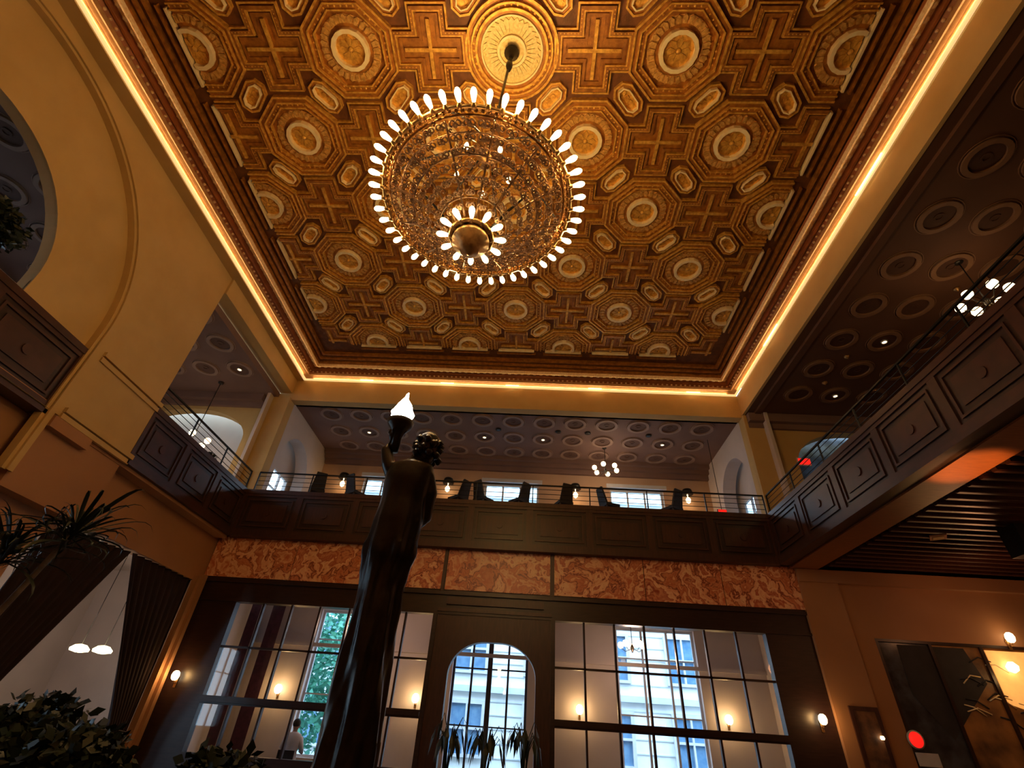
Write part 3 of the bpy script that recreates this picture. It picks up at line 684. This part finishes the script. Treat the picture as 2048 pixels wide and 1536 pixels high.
mb.add(vs, [(k*N+i, k*N+(i+1) % N, (k+1)*N+(i+1) % N, (k+1)*N+i) for k in range(60) for i in range(N)]+[tuple(range(N))[::-1], tuple(60*N+i for i in range(N))], True)
mb.lathe([(.03, 2.88), (.055, 2.92), (.085, 2.98), (.092, 3.04), (.085, 3.10), (.045, 3.14)], 16, (.14, 0, 0), sx=.92, sy=1.1)
mb.lathe([(.01, -.03), (.035, 0), (.02, .04)], 8, (.14, .10, 3.03))
mb.tube([(.17, 0, 2.8), (.21, .02, 2.68), (.19, .08, 2.52), (.10, .15, 2.46), (.0, .17, 2.5)], [.055, .05, .045, .036, .03], 10)
mb.tube([(-.07, 0, 2.78), (-.13, -.01, 2.88), (-.17, .0, 3.0), (-.145, .0, 3.1), (-.125, 0, 3.16)], [.06, .05, .042, .034, .036], 10)
for k in range(5): mb.tube([(-.125+.05*cos(k*1.1), .05*sin(k*1.1), 3.13), (-.11+.058*cos(k*1.1), .058*sin(k*1.1), 3.17), (-.11+.05*cos(k*1.1+.3), .05*sin(k*1.1+.3), 3.20)], [.014, .013, .009], 6)
bo = mb.obj('body', 'bronze', st)
rm = bo.modifiers.new('fuse', 'REMESH'); rm.mode = 'VOXEL'; rm.voxel_size = .012; rm.use_smooth_shade = True
mb = MB()
for k in range(26):
    a = k*2*pi/26; z = 3.0+.06*sin(k*2.3)
    mb.lathe([(.01, -.03), (.032, 0), (.01, .03)], 6, (.14+.09*cos(a), .10*sin(a), z))
mb.obj('curled_hair', 'bronze', st)
MB().lathe([(.03, 2.98), (.035, 3.1), (.05, 3.15), (.09, 3.2), (.105, 3.24), (.09, 3.245), (.04, 3.25)], 24, (-.11, 0, 0)).obj('torch_bowl', 'bronze', st)
MB().lathe([(.24, 0), (.24, .12), (.18, .16), (.16, .9), (.2, .95), (.2, 1.04)], 24).obj('pedestal', 'bronze', st)
mb = MB()
for k in range(7):
    a = 2*pi*k/7; mb.tube([(-.11+.04*cos(a), .04*sin(a), 3.24), (-.11+.06*cos(a+.2), .06*sin(a+.2), 3.31), (-.105+.04*cos(a+.5), .04*sin(a+.5), 3.38), (-.10+.01*cos(a+.8), .01*sin(a+.8), 3.45+.03*(k % 3))], [.03, .036, .026, .005], 7)
mb.lathe([(.04, 3.24), (.07, 3.3), (.055, 3.37), (.015, 3.45)], 12, (-.11, 0, 0))
mb.obj('flame_shade', 'hot', st)
light('POINT', 'torch_lamp', (-1.03, 3.2, 3.62), 5, (1, .8, .55), .08)
# ================================================================== GALLERY LAMPS
def globe_chandelier(loc, n, R, label, s=1.0, drop=.8):
    t = thing('globe_chandelier', label, 'chandelier', loc)
    MB().tube([(0, 0, 0), (0, 0, drop)], .012*s, 6).lathe([(.07*s, drop-.02), (.09*s, drop)], 12).obj('stem', 'bronze', t)
    MB().lathe([(.01, -.12*s), (.05*s, -.05*s), (.06*s, .02*s), (.02, .1*s)], 12).obj('hub', 'bronze', t)
    for i in range(n):
        a = 2*pi*i/n+.2
        ar = MB().tube([(0, 0, 0), (R*.6*cos(a), R*.6*sin(a), -.08*s), (R*cos(a), R*sin(a), .02)], .01*s, 5).obj('arm', 'bronze', t)
        MB().lathe([(.03*s, -.02*s), (.075*s, .01*s), (.095*s, .07*s), (.08*s, .13*s), (.04*s, .16*s)], 12, (R*cos(a), R*sin(a), .02)).obj('glass_shade', 'globe', ar)
    return t
globe_chandelier((8.75, 6.85, 8.75), 6, .38, 'six globe chandelier hanging in the right gallery', 1.0, 1.15)
globe_chandelier((2.55, 15.4, 9.0), 6, .40, 'six globe chandelier hanging in the far gallery by the right window', .9, .9)
globe_chandelier((-9.9, 12.2, 7.75), 5, .42, 'globe chandelier hanging in the left gallery behind the railing', .95, 2.1)
light('POINT', 'gallery_lamp', (8.75, 6.85, 8.4), 9, WARM, .25); light('POINT', 'gallery_lamp', (2.55, 15.2, 8.6), 20, (1, .7, .45), .25); light('POINT', 'gallery_lamp', (-9.9, 11.9, 7.4), 14, (1, .7, .45), .25)
me_dl = MB().band(ngon(.075, 14), ngon(.055, 14), .02, -.02).mesh('downlight', 'frame_w'); me_dc = MB().lathe([(.052, 0), (.04, -.012), (.01, -.018)], 12).mesh('lens', 'globe')
def downlight(x, y, label, z=9.87, e=8):
    o = link('downlight', me_dl, None, (x, y, z), label=label, cat='downlight', group='recessed downlights in the gallery ceilings'); link('lens', me_dc, o)
    light('SPOT', 'downlight_beam', (x, y, z-.05), e, (1, .74, .48), .05, (0, 0, 0), spot=1.9)
for k, nm in ((-5, 'leftmost'), (-1, 'second from left'), (1, 'centre'), (5, 'rightmost')): downlight(-.68+1.032*k, 14.92, '%s small downlight in the far gallery ceiling' % nm)
downlight(8.67, 9.32, 'small downlight inside a ring of the right gallery ceiling, nearer the camera'); downlight(8.67, 11.68, 'small downlight inside a ring of the right gallery ceiling, near the far wall')
downlight(10.73, 9.32, 'bright downlight deep in the right gallery, nearer the camera', e=12); downlight(10.73, 11.68, 'bright downlight deep in the right gallery, near the far wall', e=12)
downlight(-8.94, 11.46, 'small downlight inside a ring of the left gallery ceiling')
me_sp = MB().lathe([(.07, .03), (.07, 0), (.03, -.03), (.008, -.06)], 10).mesh('sprinkler', 'brass')
for x, y, nm in ((8.1, 9.95, 'first'), (8.1, 11.1, 'second'), (9.2, 7.55, 'third')):
    link('smoke_detector', me_sp, None, (x, y, 9.87), label='%s pale smoke detector between rings of the right gallery ceiling, counted from the far side' % {'first': 'second', 'second': 'first', 'third': 'third'}[nm], cat='smoke detector', group='smoke detectors')
me_spk = MB().lathe([(.10, .03), (.10, -.01), (.06, -.02), (.01, -.02)], 12).mesh('ceiling_speaker', 'black')
for x, nm in ((-1.2, 'leftmost'), (.85, 'second from left'), (1.85, 'third from left'), (3.9, 'rightmost')): link('ceiling_speaker', me_spk, None, (x, 14.38, 9.88), label='%s dark round speaker in the far gallery ceiling' % nm, cat='speaker', group='far gallery ceiling speakers')
# wall sconces
def sconce(loc, label, face=-1, s=1.0, e=6, shade='globe', group=None):
    t = thing('wall_sconce', label, 'wall lamp', loc, 0, group)
    MB().lathe([(.05, 0), (.055, .015), (.03, .03)], 12, rot=Matrix.Rotation(pi/2*-face*-1, 3, 'X')).box(-.03, .03, -.02, 0, -.16, .1).obj('back_plate', 'brass', t)
    MB().tube([(0, face*.0, -.05), (0, face*.08, -.1), (0, face*.12, -.02)], .01, 6).obj('arm', 'brass', t)
    MB().lathe([(.03*s, -.03*s), (.065*s, .0), (.08*s, .06*s), (.065*s, .12*s), (.03*s, .15*s)], 14, (0, face*.12, 0)).obj('glass_shade', shade, t)
    if e: light('POINT', 'sconce_lamp', (loc[0], loc[1]+face*.3, loc[2]+.1), e, WARM, .08)
    return t
sconce((-8.02, 13.0, 2.0), 'glowing globe sconce on dark wood left of the glass partition', -1, 1.1, 7)
sconce((6.48, 13.0, 2.0), 'glowing globe sconce on dark wood right of the glass partition', -1, 1.1, 7)
for x, nm in ((-7.15, 'far left'), (-3.1, 'left of the doorway'), (1.6, 'right of the doorway'), (5.75, 'far right')):
    sconce((x, 16.7, 2.05), 'glowing wall sconce behind the partition glass, %s' % nm, -1, 1.3, 9, 'bulb', 'sconces on the back wall')
for x, nm in ((-6.95, 'leftmost'), (-3.05, 'second from left'), (1.6, 'third from left'), (5.6, 'rightmost')):
    t = thing('wall_sconce', '%s dark hooded sconce on the upper far wall' % nm, 'wall lamp', (x, 16.7, 8.5), 0, 'hooded sconces on the upper far wall')
    MB().lathe([(.20, .28), (.17, .42), (.15, .46)], 12, (0, -.2, 0)).obj('hood', 'black', t); MB().box(-.02, .02, -.2, 0, .3, .34).obj('arm', 'black', t)
    MB().lathe([(.02, -.06), (.08, 0), (.09, .08), (.05, .15)], 10, (0, -.2, 0)).box(-.015, .015, -.2, -.17, .1, .35).obj('glass_shade', 'globe', t)
    light('POINT', 'sconce_lamp', (x, 16.35, 8.45), 3, WARM, .08)
# ================================================================== CURTAINS
def curtain(name, label, pts_top, pts_bot, mat_, amp=.05, folds=9, group=None):
    """sheet between a top edge and bottom edge (lists of 3 pts each) with folds along x"""
    mb = MB(); nu, nv = 54, 14
    T0, T1 = [Vector(p) for p in pts_top]; B = [Vector(p) for p in pts_bot]
    vs = []
    for j in range(nv+1):
        v = j/nv
        for i in range(nu+1):
            u = i/nu; top = T0.lerp(T1, u)
            bl_ = B[0].lerp(B[1], u); p = top.lerp(bl_, v)
            # gather: curve towards tie point
            if len(B) > 2:
                tie = B[2].lerp(B[3], u); k = v/.62 if v < .62 else 1
                p = top.lerp(tie, k**1.0) if v < .62 else tie.lerp(bl_, (v-.62)/.38)
                sag = sin(pi*min(1, v/.62))*.25; p.z -= 0; p += (Vector((0, 1, 0))*0)
            p.x += amp*sin(u*folds*2*pi+v*1.5)
            vs.append(p)
    mb.add(vs, [(j*(nu+1)+i, j*(nu+1)+i+1, (j+1)*(nu+1)+i+1, (j+1)*(nu+1)+i) for j in range(nv) for i in range(nu)], True)
    o = mb.obj(name, mat_, None, label=label, cat='curtain', group=group)
    sm = o.modifiers.new('thick', 'SOLIDIFY'); sm.thickness = .012
    return o
curtain('curtain', 'dark maroon drape at the right of the left doorway, tied to its right', ((-8.5, 10.44, 4.08), (-8.5, 12.7, 4.12)), ((-8.5, 12.2, .05), (-8.5, 12.65, .05), (-8.5, 12.0, 1.2), (-8.5, 12.66, 1.2)), 'velvet')
curtain('curtain', 'dark maroon drape at the left of the left doorway, pulled to its left', ((-8.5, 10.38, 4.08), (-8.5, 8.3, 3.95)), ((-8.5, 8.5, .05), (-8.5, 8.0, .05), (-8.5, 9.0, 1.5), (-8.5, 8.02, 1.5)), 'velvet')
for k, (x0, x1, y, nm) in enumerate(((-8.6, -8.3, 16.3, 'left corner'), (-8.0, -7.6, 16.45, 'leftmost back sconce'))):
    curtain('drape', 'wine red drape hanging behind the partition glass by the %s' % nm, ((x0, y, 4.4), (x1, y, 4.4)), ((x0, y, .1), (x1, y, .1)), 'velvet2', .0, 3, 'vestibule drapes')
# ================================================================== SIDE ROOM PENDANTS, LEFT
for dy, nm in ((0, 'left'), (.62, 'right')):
    t = thing('pendant_lamp', '%s of the two glowing pendant lamps seen between the left curtains' % nm, 'pendant lamp', (-10.35+dy*.9, 12.6, 2.42), 0, 'pendant lamps in the left side room')
    MB().tube([(0, 0, .1), (0, 0, 2.45)], .008, 5).obj('cord', 'black', t)
    MB().lathe([(.06, -.05), (.19, -.02), (.20, .03), (.12, .1), (.02, .12)], 16).obj('glass_shade', 'bulb', t)
light('POINT', 'side_room_lamp_and_fill', (-10.2, 12.0, 2.7), 30, (1, .72, .5), .25)
light('POINT', 'side_room_lamp_and_fill', (-10.8, 9.0, 4.2), 22, (.8, .75, .9), .3)  # cool fill light added to turn the room greyer, no lamp hangs here
# ================================================================== VESTIBULE chandelier
globe_chandelier((2.95, 15.2, 3.55), 5, .32, 'lit globe chandelier hanging before the right street window', .9, 1.81)
light('POINT', 'vestibule_lamp', (2.95, 15.0, 3.3), 30, (1, .62, .42), .2)
light('POINT', 'vestibule_lamp', (-4.0, 15.0, 3.6), 26, (1, .62, .42), .2)
# ================================================================== RIGHT LOWER WALL: glazed picture window
pw = thing('leaded_picture_window', 'large dark framed window with amber and smoky panes on the right end wall', 'window', (8.25, 13.0, .4))
W_, H_ = 4.75, 3.36
MB().plate(rect(0, W_, 0, H_), [rect(.06, 1.2, .08, H_-.06), rect(1.27, 2.35, .08, H_-.06), rect(2.42, 3.5, .08, H_-.06), rect(3.57, W_-.06, .08, H_-.06)], fy(0), .08).obj('frame', 'wood', pw)
for a, b, m in ((.06, 1.2, 'smoke'), (1.27, 2.35, 'art'), (2.42, 3.5, 'art'), (3.57, W_-.06, 'smoke')): MB().box(a, b, .05, .07, .08, H_-.06).obj('pane', m, pw)
MB().add([(.5, .04, H_-.1), (2.0, .04, H_-.1), (2.2, .04, H_-.8), (1.0, .04, H_-1.9), (.45, .04, H_-1.1)], [(0, 1, 2, 3, 4)]).obj('dark_inlay', 'seat', pw)
for k in range(14):
    a = random.uniform(-.8, .8); x = 2.0+random.uniform(-.6, .9); z = 2.6+random.uniform(-.7, .4)
    MB().tube([(x, .03, z), (x+.25*cos(a), .03, z+.2*sin(a+.5)), (x+.5*cos(a), .03, z+.3*sin(a))], .014, 4).obj('painted_branch', 'cream' if k % 2 else 'seat', pw)
MB().plate([(2.47, 2.2), (3.45, 1.9), (3.45, 3.25), (2.47, 3.25)], [], fy(.03), .02).obj('pane_glow', 'amber', pw)  # lamp glow on the glass painted in as the pane's own emission
MB().lathe([(.02, -.1), (.1, -.05), (.12, .03), (.05, .12)], 14, (2.85, -.06, 2.9)).obj('glowing_bulb', 'globe', pw)
light('POINT', 'picture_lamp', (10.9, 12.6, 3.1), 2.5, WARM, .1)
sconce((11.3, 12.98, 3.85), 'glowing globe lamp above the right picture window', -1, 1.2, 2.5)
t = thing('red_signal_lamp', 'round glowing red lamp low on the right end wall', 'lamp', (8.37, 12.98, 1.82))
MB().lathe([(.14, 0), (.145, .03), (.1, .07), (.02, .09)], 20, rot=Matrix.Rotation(pi/2, 3, 'X')).obj('lens', 'red', t)
MB().lathe([(.17, -.01), (.17, .03)], 20, rot=Matrix.Rotation(pi/2, 3, 'X')).box(-.1, .35, -.03, 0, -.45, -.22).obj('housing', 'frame_w', t)
t = thing('framed_poster', 'narrow dark framed poster on the pilaster beside the right sconce', 'poster', (7.1, 12.9, 1.1))
MB().plate(rect(0, .62, 0, 1.25), [rect(.08, .54, .08, 1.17)], fy(-.04), .04).obj('frame', 'wood_mid', t); MB().box(.07, .55, -.02, 0, .07, 1.18).obj('print', 'paper', t)
MB().lathe([(.03, -.03), (.045, 0), (.03, .04)], 10, (.5, -.07, .7)).obj('picture_light', 'globe', t)
# exit signs
t = thing('exit_sign', 'glowing red sign inside the right gallery arch', 'sign', (7.95, 12.98, 8.38))
MB().box(-.16, .16, -.05, 0, -.09, .09).obj('lit_face', 'red', t); MB().box(-.19, .19, -.02, .02, -.12, .12).obj('housing', 'frame_w', t)
t = thing('exit_sign', 'small glowing red sign at the right end of the far gallery', 'sign', (5.9, 14.5, 7.32))
MB().box(-.12, .12, -.04, 0, -.09, .09).obj('lit_face', 'red', t); MB().box(-.14, .14, 0, .03, -.11, .11).tube([(0, .015, .1), (0, .015, 2.58)], .01, 5).obj('housing', 'black', t)
# ceiling items under right balcony
t = thing('wall_speaker', 'black loudspeaker under the slatted right balcony underside', 'speaker', (9.5, 9.4, 5.0))
MB().box(-.3, .3, -.2, .2, -.35, .2).obj('cabinet', 'black', t); MB().box(-.03, .03, -.03, .03, .2, .28).obj('bracket', 'black', t)
t = thing('access_plate', 'small square plate turned diagonally on the slatted underside', 'ceiling plate', (8.5, 10.2, 5.22))
MB().prism(ngon(.2, 4, .2), 0, .03).obj('plate', 'plaster_low', t); MB().prism(ngon(.13, 4, .2), -.015, 0).obj('grille', 'plaster', t)
light('SPOT', 'soffit_fill_spot', (7.0, 7.2, 4.0), 90, (1, .40, .10), .05, (pi, 0, 0), spot=1.0)  # unseen spot added to throw orange light up on the soffit board
for y in (11, 7, 3): light('POINT', 'right_room_lamp', (10.2, y, 4.3), 14, (1, .42, .18), .2)
# ================================================================== GALLERY CHAIRS
def chair(x, y, rz, lean, label, z=6.5):
    t = thing('dining_chair', label, 'chair', (x, y, z), rz, 'chairs at the far balcony railing')
    MB().box(-.22, .22, -.22, .22, .42, .5).obj('seat', 'seat', t)
    vs = []
    mb = MB(); w0, w1 = .20, .15
    mb.add([(-w0, -.22, .5), (w0, -.22, .5), (w1, -.22-lean, .98), (-w1, -.22-lean, .98), (-w0, -.16, .5), (w0, -.16, .5), (w1, -.17-lean, .98), (-w1, -.17-lean, .98)], [(0, 1, 2, 3), (4, 7, 6, 5), (0, 3, 7, 4), (1, 5, 6, 2), (3, 2, 6, 7), (0, 4, 5, 1)])
    mb.obj('backrest', 'seat', t)
    for sx in (-.18, .18):
        for sy in (-.18, .18): MB().box(sx-.02, sx+.02, sy-.02, sy+.02, 0, .42).obj('leg', 'wood', t)
for k, (x, rz, nm) in enumerate(((-6.45, .5, 'leftmost'), (-5.25, -.6, 'second from left'), (-2.15, .9, 'third from left'), (-1.4, -.7, 'left of the middle window'), (-.35, .8, 'before the middle window'), (.95, .4, 'by the second hooded sconce'), (2.3, -1.2, 'at the left edge of the right window'), (4.1, .6, 'at the right edge of the right window'))):
    chair(x, 13.6, rz, .12, 'dark high-backed chair at the far railing, %s' % nm)
# ================================================================== PLANTS
def blade_mesh(L, w, droop, seed):
    rnd = random.Random(seed); mb = MB(); n = 7; vs = []
    for i in range(n+1):
        t = i/n; ww = w*(sin(pi*min(1, t*.9+.12)))**.6*(1-t**4)+.001
        x = L*t*cos(droop*t); z = L*(t*.75-.0)*1.0*(1-droop*t*t*.9)
        vs += [(x, -ww, z+ww*.5), (x, 0, z), (x, ww, z+ww*.5)]
    fs = []
    for i in range(n):
        for k in (0, 1): fs.append((i*3+k, i*3+k+1, (i+1)*3+k+1, (i+1)*3+k))
    return mb.add(vs, fs, True).mesh('leaf', 'leaf')
blades = [blade_mesh(L, .017, d, i) for i, (L, d) in enumerate(((.62, .5), (.55, .9), (.5, 1.3), (.66, .7), (.48, 1.6), (.58, 1.1)))]
def dracaena(name, label, base, head, n, seed, s=1.0, second=None, group=None):
    rnd = random.Random(seed); t = thing(name, label, 'plant', base, 0, group)
    h = Vector(head)-Vector(base)
    MB().lathe([(.16, 0), (.22, .05), (.26, .38), (.24, .4)], 16).obj('pot', 'pot', t)
    heads = [h]+([Vector(second)-Vector(base)] if second else [])
    for hh in heads:
        MB().tube([(0, 0, .3), (hh.x*.35, hh.y*.35, hh.z*.5), tuple(hh)], [.035, .028, .02], 7).obj('stem', 'trunk', t)
        for i in range(n):
            a = i*2.4+rnd.random(); e = rnd.uniform(-1.0, 1.1)
            o = link('leaf', rnd.choice(blades), t, hh+Vector((0, 0, rnd.uniform(-.12, .1))), (rnd.uniform(-.3, .3), -e*.7+.2, a)); q = s*rnd.uniform(.7, 1.15); o.scale = (q, q, q)
    return t
dracaena('dracaena_plant', 'tall spiky dracaena with two leaf heads in front of the left curtains', (-4.6, 4.1, 0), (-3.86, 4.0, 2.48), 60, 5, .98, (-4.32, 4.0, 2.30))
def shrub(base, h, R, label, seed, n=1500, size=.10, group='shrubs along the lower left'):
    t = thing('potted_shrub', label, 'plant', base, 0, group)
    MB().lathe([(.2, 0), (.27, .05), (.3, .42), (.28, .45)], 16).obj('pot', 'pot', t)
    MB().tube([(0, 0, .4), (.03, 0, h*.6), (0, .02, h)], [.03, .025, .012], 6).obj('stem', 'trunk', t)
    leafcloud(n, (0, 0, h), R, size, seed, (1, .8, .75)).obj('foliage', 'leaf', t, kind='stuff')
shrub((-3.5, 3.3, 0), 1.02, .45, 'dark bushy shrub in the lower left corner of the view', 1)
shrub((-3.15, 4.3, 0), .95, .38, 'dark bushy shrub second from the left edge', 2)
shrub((-2.25, 4.6, 0), .85, .38, 'dark bushy shrub left of the bronze statue', 3)
shrub((-4.1, 4.95, 0), 1.05, .48, 'dark bushy shrub behind the corner shrub, by the left side', 4)
t = thing('trailing_plant', 'dark round leafy plant on the balcony ledge inside the big left arch', 'plant', (-8.2, 4.2, 6.55))
MB().lathe([(.12, 0), (.18, .05), (.22, .22), (.2, .24)], 14).obj('pot', 'plaster_low', t); leafcloud(1500, (0, .05, .55), .5, .11, 9, (.55, 1, .8)).obj('foliage', 'leaf', t, kind='stuff')
t = thing('trailing_plant', 'small grey green plant on the left balcony ledge by the railing end', 'plant', (-8.52, 11.4, 6.5))
MB().lathe([(.07, 0), (.11, .04), (.13, .16)], 12).obj('pot', 'plaster_low', t); leafcloud(700, (0, 0, .3), .26, .07, 10, (.7, 1.2, .8)).obj('foliage', 'leaf', t, kind='stuff')
# arching plants before the doorway
def arum(x, y, h, label, seed):
    rnd = random.Random(seed); t = thing('arching_plant', label, 'plant', (x, y, 0), 0, 'arching plants before the doorway')
    MB().lathe([(.1, 0), (.15, .04), (.13, .5), (.17, .55), (.15, .56)], 14).obj('vase', 'pot', t)
    for i in range(12):
        a = i*2*pi/12+rnd.uniform(-.2, .2); R = rnd.uniform(.2, .36); zt = h*rnd.uniform(.8, 1)
        pts = [(0, 0, .5), (R*.35*cos(a), R*.35*sin(a), zt*.85), (R*.75*cos(a), R*.75*sin(a), zt), (R*1.05*cos(a), R*1.05*sin(a), zt-.12)]
        st_ = MB().tube(pts, [.012, .01, .009, .006], 5).obj('stalk', 'leaf', t)
        e = Vector(pts[-1]); u = Vector((cos(a), sin(a), 0)); w = Vector((-sin(a), cos(a), 0)); L = .42
        MB().add([e-u*.05+Vector((0, 0, .04)), e+w*.07+Vector((0, 0, -.12)), e+u*.06-Vector((0, 0, L)), e-w*.07+Vector((0, 0, -.12)), e+u*.03+Vector((0, 0, -.15))], [(0, 1, 4), (1, 2, 4), (2, 3, 4), (3, 0, 4)]).obj('leaf_blade', 'leaf', st_)
arum(-1.5, 12.4, 1.72, 'left of the arching dark plants before the doorway', 1); arum(-.72, 12.3, 1.62, 'middle of the arching dark plants before the doorway', 2); arum(.06, 12.4, 1.66, 'right of the arching dark plants before the doorway', 3)
# ================================================================== PERSON
pr = thing('person', 'person in a pale shirt with short dark hair, seen from behind through the glass', 'person', (-5.72, 15.0, 0))
mb = MB()
def ell(mb, c, rx, ry, rz, n=14): mb.lathe([(sin(pi*(i+.5)/10), -cos(pi*(i+.5)/10)*rz) for i in range(10)], n, c, sx=rx, sy=ry)
mb.lathe([(.15, .46), (.17, .6), (.15, .78), (.19, .95), (.205, 1.05), (.16, 1.12), (.06, 1.16), (.055, 1.22)], 20, sx=1, sy=.6)
ell(mb, (0, -.01, 1.31), .082, .095, .12); ell(mb, (0, .09, 1.30), .014, .02, .025, 8)
for s_ in (-1, 1):
    mb.tube([(s_*.18, 0, 1.06), (s_*.24, .02, .85), (s_*.22, .22, .76), (s_*.1, .36, .78)], [.055, .047, .04, .03], 10)
    mb.tube([(s_*.09, 0, .5), (s_*.11, .42, .5), (s_*.11, .44, .1), (s_*.11, .55, .05)], [.085, .065, .05, .035], 10)
    ell(mb, (s_*.085, 0, 1.30), .012, .02, .03, 8)
    for f_ in range(5): mb.tube([(s_*.1+.018*(f_-2), .37, .78), (s_*.1+.02*(f_-2), .44-.01*abs(f_-2), .775)], [.011, .008], 5)
bo = mb.obj('body', 'skin', pr); rm = bo.modifiers.new('fuse', 'REMESH'); rm.mode = 'VOXEL'; rm.voxel_size = .012; rm.use_smooth_shade = True
mb = MB(); mb.lathe([(.165, .5), (.185, .6), (.165, .78), (.205, .95), (.222, 1.05), (.17, 1.13), (.075, 1.17)], 20, sx=1, sy=.64)
for s_ in (-1, 1): mb.tube([(s_*.17, 0, 1.07), (s_*.245, .02, .85), (s_*.235, .12, .80)], [.07, .06, .055], 10)
mb.obj('shirt', 'shirt', pr)
mb = MB(); ell(mb, (0, -.025, 1.345), .094, .10, .105); mb.obj('hair', 'hair', pr)
mb = MB(); mb.tube([(-.1, 0, .5), (-.11, .4, .5), (-.11, .43, .15)], [.1, .08, .065], 10).tube([(.1, 0, .5), (.11, .4, .5), (.11, .43, .15)], [.1, .08, .065], 10).obj('trousers', 'seat', pr)
t = thing('dining_chair', 'dark chair that the seated person behind the glass sits on', 'chair', (-5.72, 15.0, 0), 0)
MB().box(-.22, .22, -.16, .2, .33, .37).obj('seat', 'seat', t); MB().box(-.2, .2, -.26, -.22, .33, .8).obj('backrest', 'seat', t)
for sx in (-.19, .19):
    for sy in (-.18, .2): MB().box(sx-.02, sx+.02, sy-.02, sy+.02, 0, .33).obj('leg', 'wood', t)
# window portals (daylight sampling only)
def portal(loc, sx, sy, rot):
    o = light('AREA', 'daylight_portal', loc, 1, (1, 1, 1), sx, rot, sy); o.data.cycles.is_portal = True
for a, b, c, d in GW: portal(((a+b)/2, 17.1, (c+d)/2), b-a, d-c, (-pi/2, 0, 0))
for a, b in UW: portal(((a+b)/2, 17.1, 7.85), b-a, 2.28, (-pi/2, 0, 0))
